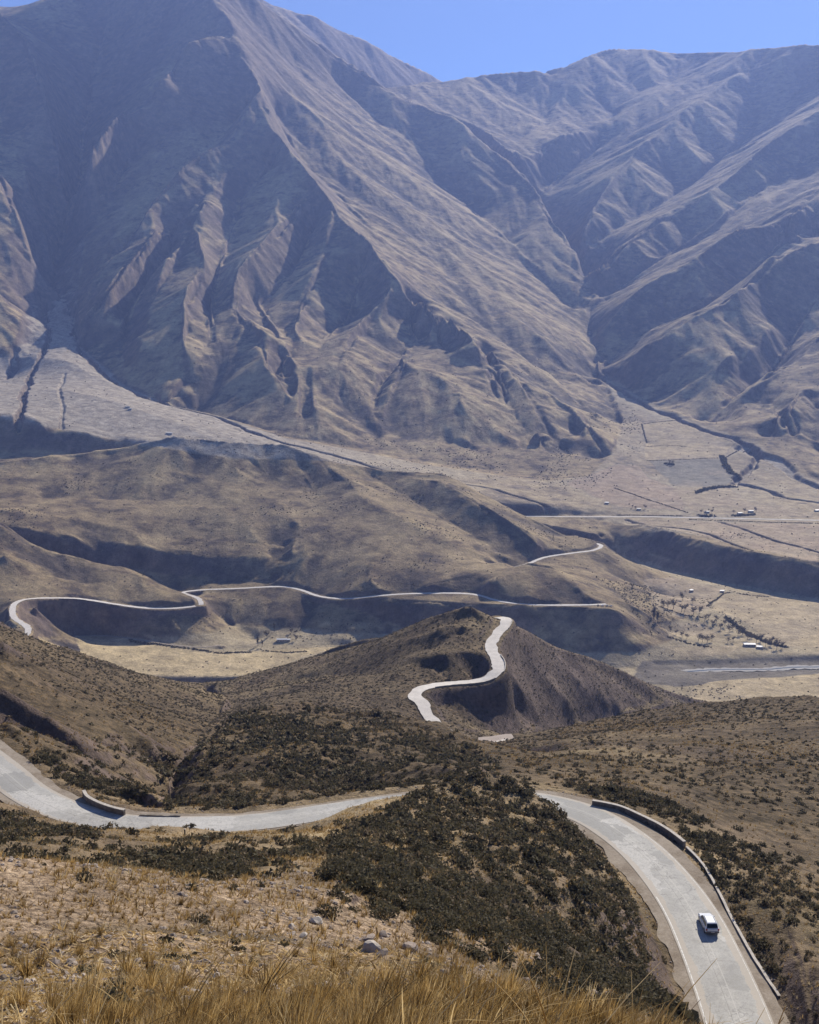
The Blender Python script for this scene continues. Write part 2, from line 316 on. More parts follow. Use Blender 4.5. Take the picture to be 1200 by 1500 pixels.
# ---- noise --------------------------------------------------------------------
def _hash(ix, iy, s=0):
    n = (ix.astype(np.int64)*374761393+iy.astype(np.int64)*668265263+s*974711) & 0xffffffff
    n = ((n ^ (n >> 13))*1274126177) & 0xffffffff
    n = ((n ^ (n >> 16))*2246822519) & 0xffffffff
    return ((n ^ (n >> 15)) & 0xffff).astype(np.float32)/65535.0
def vnoise(x, y, s=0):
    ix = np.floor(x); iy = np.floor(y); fx = (x-ix).astype(np.float32); fy = (y-iy).astype(np.float32)
    ix = ix.astype(np.int64); iy = iy.astype(np.int64)
    fx = fx*fx*fx*(fx*(fx*6-15)+10); fy = fy*fy*fy*(fy*(fy*6-15)+10)
    a = _hash(ix, iy, s); b = _hash(ix+1, iy, s); c = _hash(ix, iy+1, s); d = _hash(ix+1, iy+1, s)
    return (a+(b-a)*fx+(c-a)*fy+(a-b-c+d)*fx*fy)*2-1
def fbm(x, y, sc, octv=5, s=0, gain=.5):
    o = 0; a = 1; t = 0
    for k in range(octv):
        ca, sa = math.cos(.6*k+s), math.sin(.6*k+s)
        o = o+a*vnoise((x*ca-y*sa)/sc*2**k+17.3*k, (x*sa+y*ca)/sc*2**k-9.1*k, s+k); t += a; a *= gain
    return o/t
def eroded(x, y, gx, gy, sc, octv=5, s=0, gain=.45, pull=1.0, crease=.8):
    """branching gullies that run down the slope (gx, gy)"""
    g = np.sqrt(gx*gx+gy*gy)+1e-6; k = np.minimum(1, g*3.0)/g
    dx = (gy*k).astype(np.float32); dy = (-gx*k).astype(np.float32)
    H0 = np.zeros_like(dx); hx = np.zeros_like(dx); hy = np.zeros_like(dx); a = 1.0; f = 1.0; tot = 0
    for o in range(octv):
        px = x/sc*f; py = y/sc*f
        ipx = np.floor(px); ipy = np.floor(py); fx = (px-ipx).astype(np.float32); fy = (py-ipy).astype(np.float32)
        ipx = ipx.astype(np.int64); ipy = ipy.astype(np.int64)
        ddx = dx+hy*pull; ddy = dy-hx*pull
        va = np.zeros_like(dx); vs = np.zeros_like(dx); wt = np.zeros_like(dx)
        for i in (-1, 0, 1):
            for j in (-1, 0, 1):
                hxx = _hash(ipx-i, ipy-j, s+o*7); hyy = _hash(ipx-i, ipy-j, s+o*7+3)
                qx = fx+i-hxx; qy = fy+j-hyy
                d = qx*qx+qy*qy; w = np.exp(-d*2.6)-0.004; w = np.maximum(w, 0)
                mag = (qx*ddx+qy*ddy)*6.2832
                va += np.cos(mag)*w; vs -= np.sin(mag)*w; wt += w
        wt = np.maximum(wt, 1e-4); va /= wt; vs /= wt
        va = va*(1-crease)+np.arcsin(np.clip(va, -1, 1))*.6366*crease*1.15
        H0 += a*va; hx += a*vs*ddx*1.0; hy += a*vs*ddy*1.0
        tot += a; a *= gain; f *= 1.95
    return H0/tot
def sstep(a, b, x):
    t = np.clip((x-a)/(b-a), 0, 1); return t*t*(3-2*t)
def in_poly(px, py, poly):
    c = np.zeros(px.shape, bool); n = len(poly)
    for i in range(n):
        x1, y1 = poly[i]; x2, y2 = poly[(i+1) % n]
        if y1 == y2: continue
        c ^= ((y1 > py) != (y2 > py)) & (px < (x2-x1)*(py-y1)/(y2-y1)+x1)
    return c
def blur(a, n=1):
    for _ in range(n):
        p = np.pad(a, 1, mode='edge'); a = .25*a*1+.1875*(p[:-2, 1:-1]+p[2:, 1:-1]+p[1:-1, :-2]+p[1:-1, 2:])
    return a

# ---- the fine grid --------------------------------------------------------------
q = 0.5 if QUICK else 1.0
core = np.radians(np.arange(-21.5, 21.5, 0.05/q))
wing = np.radians(21.5)+np.cumsum(np.radians(0.05/q)*np.minimum(1.06**np.arange(1, 400), 10)); wing = wing[wing < AZ1-0.01]
AZ = np.concatenate([-wing[::-1], core, wing])
segs = [(1.2, 5, 30), (5, 40, 430), (40, 130, 180), (130, 215, 230), (215, 560, 260), (560, 1000, 200), (1000, 1420, 40), (1420, 2400, 420), (2400, 3300, 170), (3300, 7200, 480), (7200, 9800, 150), (9800, 10800, 12)]
V = np.concatenate([np.linspace(math.log(a), math.log(b), int(n*q)+1)[:-1] for a, b, n in segs]+[[math.log(10800)]])
A2, V2 = np.meshgrid(AZ, V); R2 = np.exp(V2)
X2 = R2*np.sin(A2); Y2 = R2*np.cos(A2)
Z2 = macro(A2, V2).astype(np.float64)
def grad(Z):
    za = np.gradient(Z, AZ, axis=1); zv = np.gradient(Z, V, axis=0)
    zr = zv/R2; zt = za/R2
    return zr*np.sin(A2)+zt*np.cos(A2), zr*np.cos(A2)-zt*np.sin(A2)
GX, GY = grad(blur(Z2, 6)); SL = np.sqrt(GX*GX+GY*GY)
MPX, MPY = project(X2, Y2, Z2)
# how much each family of relief acts
steep = sstep(.12, .38, SL)
flat_fan = np.zeros_like(Z2)
FAN = [(-400, 470), (20, 520), (60, 430), (100, 440), (122, 512), (180, 560), (240, 592), (320, 610), (420, 642), (520, 660), (620, 680), (720, 695), (800, 705), (865, 697), (900, 660), (915, 615), (882, 550), (905, 560), (960, 596), (1040, 625), (1110, 648), (1150, 685), (1250, 720), (1400, 760), (1400, 840), (1200, 838), (1100, 820), (1000, 795), (930, 770), (700, 735), (470, 690), (200, 650), (0, 612), (-400, 612)]
fanmask = in_poly(MPX, MPY, FAN) & (R2 > 2300) & (R2 < 4750)
floorm = (Z2 < -488) & (R2 > 1250)
flat = blur((fanmask | floorm).astype(float), 10)
def rows(a, b): return np.searchsorted(V, math.log(a)), np.searchsorted(V, math.log(b))
ERO = np.zeros_like(Z2)
i0, i1 = rows(2500, 14000)
sl = np.s_[i0:]
wm = sstep(2650, 3100, R2[sl])*(1-flat[sl])
e = eroded(X2[sl], Y2[sl], GX[sl], GY[sl], 560.0, 8, 1, gain=.46)
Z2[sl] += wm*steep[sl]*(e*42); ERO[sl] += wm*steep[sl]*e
Z2[sl] += wm*(fbm(X2[sl], Y2[sl], 300, 6, 5, .42)*5)
i0, i1 = rows(480, 2700); sl = np.s_[i0:i1]
wm = sstep(480, 640, R2[sl])*(1-sstep(2450, 2650, R2[sl]))*(1-flat[sl])
e = eroded(X2[sl], Y2[sl], GX[sl], GY[sl], 190.0, 6, 11, gain=.40)
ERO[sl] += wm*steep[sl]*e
Z2[sl] += wm*steep[sl]*e*10*sstep(500, 1500, R2[sl]) + wm*steep[sl]*e*8.0*(1-sstep(500, 1500, R2[sl]))
Z2[sl] += wm*fbm(X2[sl], Y2[sl], 160, 6, 8, .42)*2.6
i0, i1 = rows(25, 620); sl = np.s_[i0:i1]
wm = sstep(25, 90, R2[sl])*(1-sstep(480, 620, R2[sl]))
e = eroded(X2[sl], Y2[sl], GX[sl], GY[sl], 26.0, 4, 21)
Z2[sl] += wm*(e*1.3+fbm(X2[sl], Y2[sl], 30, 6, 12)*1.5)*(.4+.6*steep[sl])
lump = blur((in_poly(MPX, MPY, [(235, 1195), (262, 1120), (300, 1075), (345, 1040), (480, 1025), (580, 1045), (700, 1095), (740, 1125), (640, 1165), (480, 1185), (300, 1200)]) | in_poly(MPX, MPY, [(-100, 990), (0, 1030), (120, 1100), (170, 1070), (260, 1100), (290, 1130), (240, 1190), (180, 1170), (100, 1150), (0, 1080)])).astype(float)*(R2 > 185)*(R2 < 430), 8)
Z2 += lump*(eroded(X2, Y2, GX, GY, 48.0, 4, 23)*3.2+fbm(X2, Y2, 26, 5, 14)*2.6)
ravine = blur(in_poly(MPX, MPY, [(60, 330), (130, 330), (112, 440), (122, 512), (30, 525), (38, 440)]).astype(float)*(R2 > 3500)*(R2 < 5000), 4)
Z2 += ravine*(fbm(X2, Y2, 90, 6, 15)*16)
i0, i1 = rows(1.2, 60); sl = np.s_[:i1]
Z2[sl] += sstep(2, 12, R2[sl])*(fbm(X2[sl], Y2[sl], 3.0, 6, 31)*.3+fbm(X2[sl], Y2[sl], .7, 4, 35)*.07+fbm(X2[sl], Y2[sl], 12, 3, 33)*.5)*(1-sstep(35, 60, R2[sl]))
# fans and floors keep only slight relief with braided channels
Z2 += flat*(fbm(X2, Y2, 60, 5, 41)*1.0)*sstep(1200, 1500, R2)
e = eroded(X2[R2 > 2300], Y2[R2 > 2300], GX[R2 > 2300], GY[R2 > 2300], 120.0, 3, 51)
ERO[R2 > 2300] += flat[R2 > 2300]*e*.45
Z2[R2 > 2300] += flat[R2 > 2300]*e*3.4*sstep(.05, .12, SL[R2 > 2300])

# streams cut into the surface: (points, half width, depth)
CUTS = [([P(118, 512, 3720), P(150, 540, 3500), P(210, 575, 3270), P(300, 600, 3130), P(370, 625, 2960), P(440, 650, 2850), P(500, 668, 2760), P(560, 690, 2680), P(640, 712, 2600), P(705, 733, 2500)], 14, 13),
        ([P(62, 440, 4250), P(68, 500, 3800), P(50, 540, 3450), P(40, 570, 3200), P(35, 592, 2960), P(32, 605, 2800), P(30, 612, 2700)], 10, 16),
        ([P(100, 440, 4250), P(112, 480, 3900), P(118, 512, 3720)], 12, 14),
        ([P(20, 520, 3650), P(5, 560, 3350)], 12, 12),
        ([P(96, 540, 3400), P(88, 570, 3150), P(92, 605, 2880), P(90, 630, 2710)], 6, 4),
        ([P(882, 545, 3980), P(905, 565, 3850), P(960, 600, 3580), P(1040, 632, 3300), P(1100, 652, 3130), P(1112, 668, 3030), P(1085, 700, 2830), P(1075, 712, 2760)], 14, 13),
        ([P(1100, 655, 3110), P(1150, 685, 2920), P(1200, 712, 2790), P(1300, 740, 2650)], 22, 10),
        ([P(1075, 712, 2760), P(1120, 722, 2700), P(1160, 735, 2620), P(1230, 745, 2560)], 12, 9),
        ([P(918, 758, 2400), P(960, 768, 2330), P(1010, 776, 2290), P(1060, 795, 2180), P(1100, 812, 2080)], 5, 5),
        ([P(1050, 762, 2370), P(1090, 775, 2290), P(1140, 795, 2180), P(1200, 815, 2080)], 5, 5),
        ([P(640, 712, 2620), P(720, 722, 2600), P(800, 748, 2460)], 8, 7)]
def dist_line(c, X, Y, pad):
    """distance to a polyline and the z of its nearest point, only near it"""
    d = np.full(X.shape, 1e9); zz = np.zeros(X.shape)
    for i in range(len(c)-1):
        (x1, y1, z1), (x2, y2, z2) = c[i], c[i+1]
        ra = min(math.hypot(x1, y1), math.hypot(x2, y2))-pad; rb = max(math.hypot(x1, y1), math.hypot(x2, y2))+pad
        aa = min(math.atan2(x1, y1), math.atan2(x2, y2))-pad/max(ra, 1); ab = max(math.atan2(x1, y1), math.atan2(x2, y2))+pad/max(ra, 1)
        r0, r1 = np.searchsorted(V, math.log(max(ra, 1.3))), np.searchsorted(V, math.log(rb))+1
        c0, c1 = np.searchsorted(AZ, aa), np.searchsorted(AZ, ab)+1
        s = np.s_[r0:r1, c0:c1]; xs, ys = X[s], Y[s]
        if xs.size == 0: continue
        L2 = (x2-x1)**2+(y2-y1)**2+1e-9
        t = np.clip(((xs-x1)*(x2-x1)+(ys-y1)*(y2-y1))/L2, 0, 1)
        dd = np.hypot(xs-x1-t*(x2-x1), ys-y1-t*(y2-y1))
        m = dd < d[s]
        d[s] = np.where(m, dd, d[s]); zz[s] = np.where(m, z1+t*(z2-z1), zz[s])
    return d, zz
GRAV = np.zeros_like(Z2)
for pts, hw, dep in CUTS:
    c = spline(pts, 6)
    wob = np.stack([fbm(c[:, 0], c[:, 1], 90, 3, 61), fbm(c[:, 0], c[:, 1], 90, 3, 67)], 1)*hw*1.5; c[:, :2] += wob
    d, zz = dist_line(c, X2, Y2, hw*4)
    mk = d < hw*4; d[mk] = d[mk]+hw*.75*fbm(X2[mk], Y2[mk], hw*3.0, 4, 71)+hw*.2
    Z2 -= dep*(1-sstep(hw*.5, hw*1.25, d)); GRAV = np.maximum(GRAV, 1-sstep(hw*.5, hw*.9, d))
ROADD = np.full(Z2.shape, 1e9)
for k, (c, hw, bl) in ROADS.items():
    d, zz = dist_line(c, X2, Y2, hw+bl+6)
    w = 1-sstep(hw+.4, hw+bl, d)
    drop = 0.12 if k == 'near' else .35
    Z2 = Z2*(1-w)+(zz-drop)*w
    ROADD = np.minimum(ROADD, d-hw)
GX2, GY2 = grad(Z2)
SLF = np.sqrt(GX2**2+GY2**2)
QX, QY = project(X2, Y2, Z2)
def ground_z(x, y):
    a = math.atan2(x, y); v = math.log(math.hypot(x, y))
    i = min(max(int(np.searchsorted(AZ, a))-1, 0), len(AZ)-2); j = min(max(int(np.searchsorted(V, v))-1, 0), len(V)-2)
    fu = (a-AZ[i])/(AZ[i+1]-AZ[i]); fw = (v-V[j])/(V[j+1]-V[j])
    return float(Z2[j, i]*(1-fu)*(1-fw)+Z2[j, i+1]*fu*(1-fw)+Z2[j+1, i]*(1-fu)*fw+Z2[j+1, i+1]*fu*fw)

def hit(px, py, rmin=1.5, rmax=13000):
    """first point of the ground met by the sight line (px, py)"""
    x, y, z = ray(px, py); h = math.hypot(x, y); a = math.atan2(x, y); t = z/h
    i = min(max(int(np.searchsorted(AZ, a))-1, 0), len(AZ)-2); fu = (a-AZ[i])/(AZ[i+1]-AZ[i])
    zc = Z2[:, i]*(1-fu)+Z2[:, i+1]*fu; rr = np.exp(V); d = zc-rr*t
    ok = np.where((d > 0) & (rr > rmin) & (rr < rmax))[0]
    if len(ok) == 0: return None
    j = ok[0]
    if j > 0 and d[j-1] <= 0 and rr[j-1] > rmin*.9:
        f = -d[j-1]/(d[j]-d[j-1]); R = rr[j-1]+f*(rr[j]-rr[j-1])
    else: R = rr[j]
    return Vector((R*math.sin(a), R*math.cos(a), ground_z(R*math.sin(a), R*math.cos(a))))
TANE = Z2/R2
_run = np.maximum.accumulate(TANE, axis=0)
def seen(x, y, z):
    """is a point at height z over (x, y) in front of the relief (vector)"""
    a = np.arctan2(x, y); rr = np.hypot(x, y)
    i = np.clip(np.searchsorted(AZ, a)-1, 0, len(AZ)-1); j = np.clip(np.searchsorted(V, np.log(rr))-1, 0, len(V)-1)
    return z/rr >= _run[np.maximum(j-1, 0), i]-1e-4
def gz_vec(x, y):
    a = np.arctan2(x, y); v = np.log(np.hypot(x, y))
    i = np.clip(np.searchsorted(AZ, a)-1, 0, len(AZ)-2); j = np.clip(np.searchsorted(V, v)-1, 0, len(V)-2)
    fu = (a-AZ[i])/(AZ[i+1]-AZ[i]); fw = (v-V[j])/(V[j+1]-V[j])
    return Z2[j, i]*(1-fu)*(1-fw)+Z2[j, i+1]*fu*(1-fw)+Z2[j+1, i]*(1-fu)*fw+Z2[j+1, i+1]*fu*fw, j, i
# ==== Blender scene ===============================================================
scene = bpy.context.scene
COL = scene.collection
def tag(o, label=None, cat=None, group=None, kind=None):
    if label: o['label'] = label
    if cat: o['category'] = cat
    if group: o['group'] = group
    if kind: o['kind'] = kind
    return o
def new_mesh(name, verts, faces_idx, loops_per, mat=None, smooth=True, parent=None):
    """verts (n,3), faces_idx flat vertex indices, loops_per = verts per face (int)"""
    me = bpy.data.meshes.new(name)
    verts = np.asarray(verts, np.float32); fi = np.asarray(faces_idx, np.int32).ravel(); n = len(fi)//loops_per
    me.vertices.add(len(verts)); me.vertices.foreach_set('co', verts.ravel())
    me.loops.add(len(fi)); me.loops.foreach_set('vertex_index', fi)
    me.polygons.add(n); me.polygons.foreach_set('loop_start', np.arange(n, dtype=np.int32)*loops_per)
    me.polygons.foreach_set('use_smooth', np.full(n, smooth))
    me.update(calc_edges=True)
    o = bpy.data.objects.new(name, me); COL.objects.link(o)
    if mat: me.materials.append(mat)
    if parent: o.parent = parent
    return o

class NT:
    def __init__(s, name, rough=0.9, spec=0.2):
        s.m = bpy.data.materials.new(name); s.m.use_nodes = True; s.t = s.m.node_tree; s.n = s.t.nodes
        s.b = s.n['Principled BSDF']; s.b.inputs['Roughness'].default_value = rough
        s.b.inputs['Specular IOR Level'].default_value = spec
    def link(s, a, b): s.t.links.new(a, b)
    def pos(s): return s.n.new('ShaderNodeNewGeometry').outputs['Position']
    def obj(s): return s.n.new('ShaderNodeTexCoord').outputs['Object']
    def noise(s, scale, detail=6, rough=.6, vec=None, dist=0):
        n = s.n.new('ShaderNodeTexNoise'); n.inputs['Scale'].default_value = scale; n.inputs['Detail'].default_value = detail
        n.inputs['Roughness'].default_value = rough; n.inputs['Distortion'].default_value = dist
        s.link(vec or s.pos(), n.inputs['Vector']); return n.outputs['Fac']
    def voro(s, scale, vec=None, out='Distance', rnd=1):
        n = s.n.new('ShaderNodeTexVoronoi'); n.inputs['Scale'].default_value = scale; n.inputs['Randomness'].default_value = rnd
        s.link(vec or s.pos(), n.inputs['Vector']); return n.outputs[out]
    def ramp(s, fac, stops):
        n = s.n.new('ShaderNodeValToRGB'); e = n.color_ramp.elements
        while len(e) < len(stops): e.new(.5)
        for i, (p, c) in enumerate(stops):
            e[i].position = p; e[i].color = (c[0], c[1], c[2], 1) if isinstance(c, (tuple, list)) else (c, c, c, 1)
        s.link(fac, n.inputs['Fac']); return n.outputs['Color']
    def mix(s, fac, a, b, mode='MIX'):
        n = s.n.new('ShaderNodeMix'); n.data_type = 'RGBA'; n.blend_type = mode
        for k, v in ((0, fac), (6, a), (7, b)):
            if hasattr(v, 'links') or hasattr(v, 'is_linked'): s.link(v, n.inputs[k])
            elif isinstance(v, (int, float)): n.inputs[k].default_value = v if k == 0 else (v, v, v, 1)
            else: n.inputs[k].default_value = (*v, 1)
        return n.outputs[2]
    def math(s, op, a, b=0.0, clamp=False):
        n = s.n.new('ShaderNodeMath'); n.operation = op; n.use_clamp = clamp
        for k, v in ((0, a), (1, b)):
            if isinstance(v, (int, float)): n.inputs[k].default_value = v
            else: s.link(v, n.inputs[k])
        return n.outputs[0]
    def attr(s, name, comp=None):
        n = s.n.new('ShaderNodeAttribute'); n.attribute_name = name
        return n
    def sep(s, c):
        n = s.n.new('ShaderNodeSeparateColor'); s.link(c, n.inputs[0]); return n.outputs
    def color(s, c):
        if isinstance(c, tuple): s.b.inputs['Base Color'].default_value = (*c, 1)
        else: s.link(c, s.b.inputs['Base Color'])
    def bump(s, h, strength=.5, dist=.1, prev=None):
        n = s.n.new('ShaderNodeBump'); n.inputs['Strength'].default_value = strength; n.inputs['Distance'].default_value = dist
        s.link(h, n.inputs['Height'])
        if prev is not None: s.link(prev, n.inputs['Normal'])
        s.link(n.outputs['Normal'], s.b.inputs['Normal']); return n.outputs['Normal']

# ---- camera, sun, sky, air
cam_d = bpy.data.cameras.new('camera'); cam = bpy.data.objects.new('camera', cam_d); COL.objects.link(cam)
cam_d.sensor_fit = 'HORIZONTAL'; cam_d.sensor_width = 36; cam_d.lens = 36*F_PX/1200
cam_d.clip_start = .1; cam_d.clip_end = 60000
cam.rotation_euler = (math.pi/2-PITCH, 0, 0)
scene.camera = cam
SUN_AZ, SUN_EL = math.radians(27), math.radians(30)
sd = bpy.data.lights.new('sun', 'SUN'); sd.energy = 5.0; sd.angle = math.radians(.5); sd.color = (1, .93, .81)
sun = bpy.data.objects.new('sun', sd); COL.objects.link(sun)
from mathutils import Vector, Matrix
sun.rotation_euler = Vector((math.sin(SUN_AZ)*math.cos(SUN_EL), math.cos(SUN_AZ)*math.cos(SUN_EL), math.sin(SUN_EL))).to_track_quat('Z', 'Y').to_euler()
w = bpy.data.worlds.new('World'); scene.world = w; w.use_nodes = True
wn = w.node_tree; bg = wn.nodes['Background']; sky = wn.nodes.new('ShaderNodeTexSky'); sky.sky_type = 'NISHITA'
sky.sun_disc = False; sky.sun_elevation = SUN_EL; sky.sun_rotation = SUN_AZ; sky.altitude = 3000
sky.air_density = .52; sky.dust_density = 0; sky.ozone_density = 6
wn.links.new(sky.outputs[0], bg.inputs[0]); bg.inputs[1].default_value = .105
scene.view_settings.view_transform = 'Standard'; scene.view_settings.look = 'None'; scene.view_settings.exposure = .8
scene.render.engine = 'CYCLES'
scene.cycles.use_denoising = True
try: scene.cycles.denoiser = 'OPENIMAGEDENOISE'
except Exception: pass
scene.cycles.max_bounces = 5; scene.cycles.diffuse_bounces = 2; scene.cycles.glossy_bounces = 2; scene.cycles.volume_bounces = 0
scene.cycles.caustics_reflective = False; scene.cycles.caustics_refractive = False

def box_mesh(name, x0, x1, y0, y1, z0, z1):
    v = [(x, y, z) for x in (x0, x1) for y in (y0, y1) for z in (z0, z1)]
    f = [(0, 1, 3, 2), (4, 6, 7, 5), (0, 4, 5, 1), (2, 3, 7, 6), (0, 2, 6, 4), (1, 5, 7, 3)]
    return new_mesh(name, v, f, 4, smooth=False)
HAZE_D = 6.0e-5
haze = box_mesh('haze', -11500, 11500, -60, 11300, -620, 2950)
hm = bpy.data.materials.new('haze_air'); hm.use_nodes = True; ht = hm.node_tree
for n in list(ht.nodes):
    if n.type == 'BSDF_PRINCIPLED': ht.nodes.remove(n)
pv = ht.nodes.new('ShaderNodeVolumePrincipled'); pv.inputs['Color'].default_value = (.33, .46, .97, 1)
pv.inputs['Density'].default_value = HAZE_D; pv.inputs['Anisotropy'].default_value = .25
ht.links.new(pv.outputs[0], ht.nodes['Material Output'].inputs['Volume'])
haze.data.materials.append(hm)
tag(haze, 'pale blue haze hanging in the valley air', 'haze', kind='stuff')

# ---- ground material --------------------------------------------------------------
def ground_material():
    s = NT('dry_mountain_ground', .95, .1)
    at = s.attr('cover'); r, g, b = s.sep(at.outputs['Color'])[:3]     # scrub, stones, field
    rk = s.attr('rock').outputs['Fac']
    big = s.noise(.0016, 8, .62); mid = s.noise(.02, 8, .65); fine = s.noise(.35, 6, .7); tiny = s.noise(3.5, 5, .7)
    grass = s.ramp(big, [(.36, (.20, .14, .085)), (.5, (.30, .22, .125)), (.64, (.41, .31, .17))])
    grass = s.mix(s.ramp(mid, [(.4, 0), (.66, 1)]), grass, (.45, .345, .19))
    grass = s.mix(s.ramp(mid, [(.30, 1), (.46, 0)]), grass, (.105, .072, .052))
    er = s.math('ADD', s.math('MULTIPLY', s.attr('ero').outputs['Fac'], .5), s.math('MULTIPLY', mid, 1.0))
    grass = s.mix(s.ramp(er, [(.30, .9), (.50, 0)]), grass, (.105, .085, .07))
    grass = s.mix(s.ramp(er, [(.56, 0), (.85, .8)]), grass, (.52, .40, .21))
    scrub = s.ramp(fine, [(.35, (.05, .038, .022)), (.52, (.10, .072, .042)), (.68, (.19, .13, .07))])
    heath = s.ramp(fine, [(.32, (.045, .033, .02)), (.5, (.095, .068, .042)), (.68, (.17, .12, .072))])
    grass = s.mix(s.attr('dark').outputs['Fac'], grass, heath)
    c = s.mix(r, grass, scrub)
    field = s.ramp(s.noise(.012, 6, .6), [(.3, (.36, .285, .17)), (.55, (.47, .385, .24)), (.75, (.40, .33, .22))])
    c = s.mix(b, c, field)
    stone = s.ramp(s.noise(.05, 8, .75), [(.3, (.22, .18, .135)), (.5, (.38, .325, .25)), (.7, (.52, .455, .36))])
    c = s.mix(g, c, stone)
    soil = s.ramp(s.noise(2.2, 8, .78), [(.30, (.07, .05, .035)), (.45, (.22, .155, .10)), (.56, (.38, .28, .185)), (.70, (.56, .44, .31))])
    c = s.mix(s.attr('soil').outputs['Fac'], c, soil)
    pm = s.attr('patchm').outputs['Fac']; pt = s.attr('patcht').outputs['Fac']
    pc = s.ramp(pt, [(.1, (.15, .13, .11)), (.3, (.27, .245, .19)), (.55, (.42, .31, .21)), (.75, (.43, .34, .22)), (1, (.58, .45, .25))])
    pc = s.mix(.5, pc, s.ramp(s.noise(.03, 8, .65), [(.3, .6), (.7, 1.25)]), 'MULTIPLY')
    c = s.mix(s.math('MULTIPLY', pm, .9), c, pc)
    rock = s.ramp(s.noise(.03, 9, .7), [(.35, (.07, .052, .05)), (.5, (.13, .095, .085)), (.68, (.22, .165, .135))])
    c = s.mix(rk, c, rock)
    c = s.mix(s.ramp(fine, [(.38, .55), (.5, 0)]), c, s.mix(.5, c, 0.0))
    c = s.mix(.35, c, s.mix(1.0, c, s.ramp(tiny, [(.3, .45), (.7, 1.5)]), 'MULTIPLY'))
    c = s.mix(.85, c, s.ramp(s.noise(.045, 10, .82), [(.34, .5), (.5, .95), (.66, 1.45)]), 'MULTIPLY')
    s.color(c)
    n1 = s.bump(s.noise(.012, 9, .68), .7, 7.0)
    n1 = s.bump(s.noise(.045, 8, .75), .7, 3.0, n1)
    n2 = s.bump(s.noise(.16, 8, .75), .8, 1.0, n1)
    n3 = s.bump(tiny, .5, .06, n2)
    return s.m
GM = ground_material()

def build_terrain():
    nv, nu = Z2.shape
    co = np.stack([X2, Y2, Z2], -1).reshape(-1, 3).astype(np.float32)
    j, i = np.meshgrid(np.arange(nv-1), np.arange(nu-1), indexing='ij')
    a = (j*nu+i).ravel(); quad = np.stack([a, a+1, a+1+nu, a+nu], 1)
    o = new_mesh('terrain', co, quad, 4, GM)
    # close the ring under the viewer's feet and reach the horizon
    cov = COVER.reshape(-1, 3); rgba = np.concatenate([cov, np.ones((len(cov), 1))], 1).astype(np.float32)
    ca = o.data.color_attributes.new('cover', 'FLOAT_COLOR', 'POINT'); ca.data.foreach_set('color', rgba.ravel())
    ra = o.data.attributes.new('rock', 'FLOAT', 'POINT'); ra.data.foreach_set('value', ROCK.ravel().astype(np.float32))
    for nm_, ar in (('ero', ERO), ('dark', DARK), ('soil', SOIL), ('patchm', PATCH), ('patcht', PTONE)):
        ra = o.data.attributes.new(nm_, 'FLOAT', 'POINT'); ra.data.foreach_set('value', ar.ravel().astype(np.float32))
    tag(o, 'dry grassy mountains and valley sides around the winding road', 'mountainside', kind='structure')
    return o
scrub = np.zeros_like(Z2); field = np.zeros_like(Z2)
nearness = 1-sstep(500, 900, R2)
scrub = np.clip(sstep(.35, .6, fbm(X2, Y2, 60, 4, 81)*.5+.5+.12)*nearness*sstep(30, 60, R2), 0, 1)*.8
FANR = in_poly(QX, QY, FAN)*(R2 > 2300)*(R2 < 4750)
field = blur(FANR*.75*sstep(-.4, .3, fbm(X2, Y2, 200, 4, 85)) + floorm*.8, 2)
GRAV = np.maximum(GRAV, ravine*.8)
GRAV = np.maximum(GRAV, blur(FANR*.75*sstep(700, 300, QX)+FANR*.3, 2))
ROCK = sstep(.62, .95, SLF)*.7
COVER = np.stack([scrub, GRAV, field], -1)
SOIL = np.clip((1-sstep(45, 100, R2)*.75)*sstep(-.5, .1, fbm(X2, Y2, 12, 4, 181))*(1-sstep(150, 260, R2)), 0, 1)
DARK = np.clip((R2 > 60)*sstep(120, 240, R2)*(1-sstep(1000, 1300, R2))*.75+sstep(1600, 1680, R2)*(1-sstep(2300, 2420, R2))*(Z2 > -478)*.42, 0, 1)*(.75+.5*fbm(X2, Y2, 80, 4, 183))
DARK = blur(DARK, 2)
PATCH = np.zeros_like(Z2); PTONE = np.zeros_like(Z2)
for tone, poly in ((.55, [(875, 690), (905, 680), (935, 682), (950, 700), (1010, 725), (1000, 748), (905, 742), (830, 708)]), (.3, [(950, 675), (1055, 672), (1065, 685), (1085, 700), (1060, 712), (985, 712)]), (.85, [(945, 620), (1000, 615), (1075, 650), (1060, 671), (945, 674)]),
        (.75, [(985, 714), (1060, 713), (1100, 735), (1190, 750), (1190, 757), (1050, 754), (1010, 748)]), (.65, [(925, 762), (1200, 768), (1200, 825), (1100, 803)]), (.7, [(940, 850), (985, 845), (1058, 862), (1040, 890), (1000, 905), (960, 890)]), (.85, [(1062, 868), (1250, 882), (1250, 950), (1140, 946), (1080, 905), (1042, 893)]),
        (.9, [(1020, 1000), (1250, 985), (1250, 1036), (1000, 1034)]), (.78, [(965, 912), (1030, 912), (1050, 930), (980, 932)]), (1.0, [(112, 934), (135, 938), (230, 944), (335, 956), (510, 946), (440, 965), (380, 991), (180, 992), (120, 965)]), (.12, [(940, 968), (1250, 960), (1250, 984), (1080, 995), (1000, 1006), (920, 1000)]), (.8, [(980, 948), (1085, 945), (1070, 958), (1000, 962)])):
    wx = 5*fbm(X2, Y2, 45, 4, 171); wy = 2*fbm(X2, Y2, 45, 4, 173)
    m = in_poly(QX+wx, QY+wy, poly) & (R2 > 1250) & (R2 < 4750); PATCH[m] = 1; PTONE[m] = tone+.12*fbm(X2[m], Y2[m], 60, 3, 175)
PATCH = blur(PATCH, 1)
terrain = build_terrain()

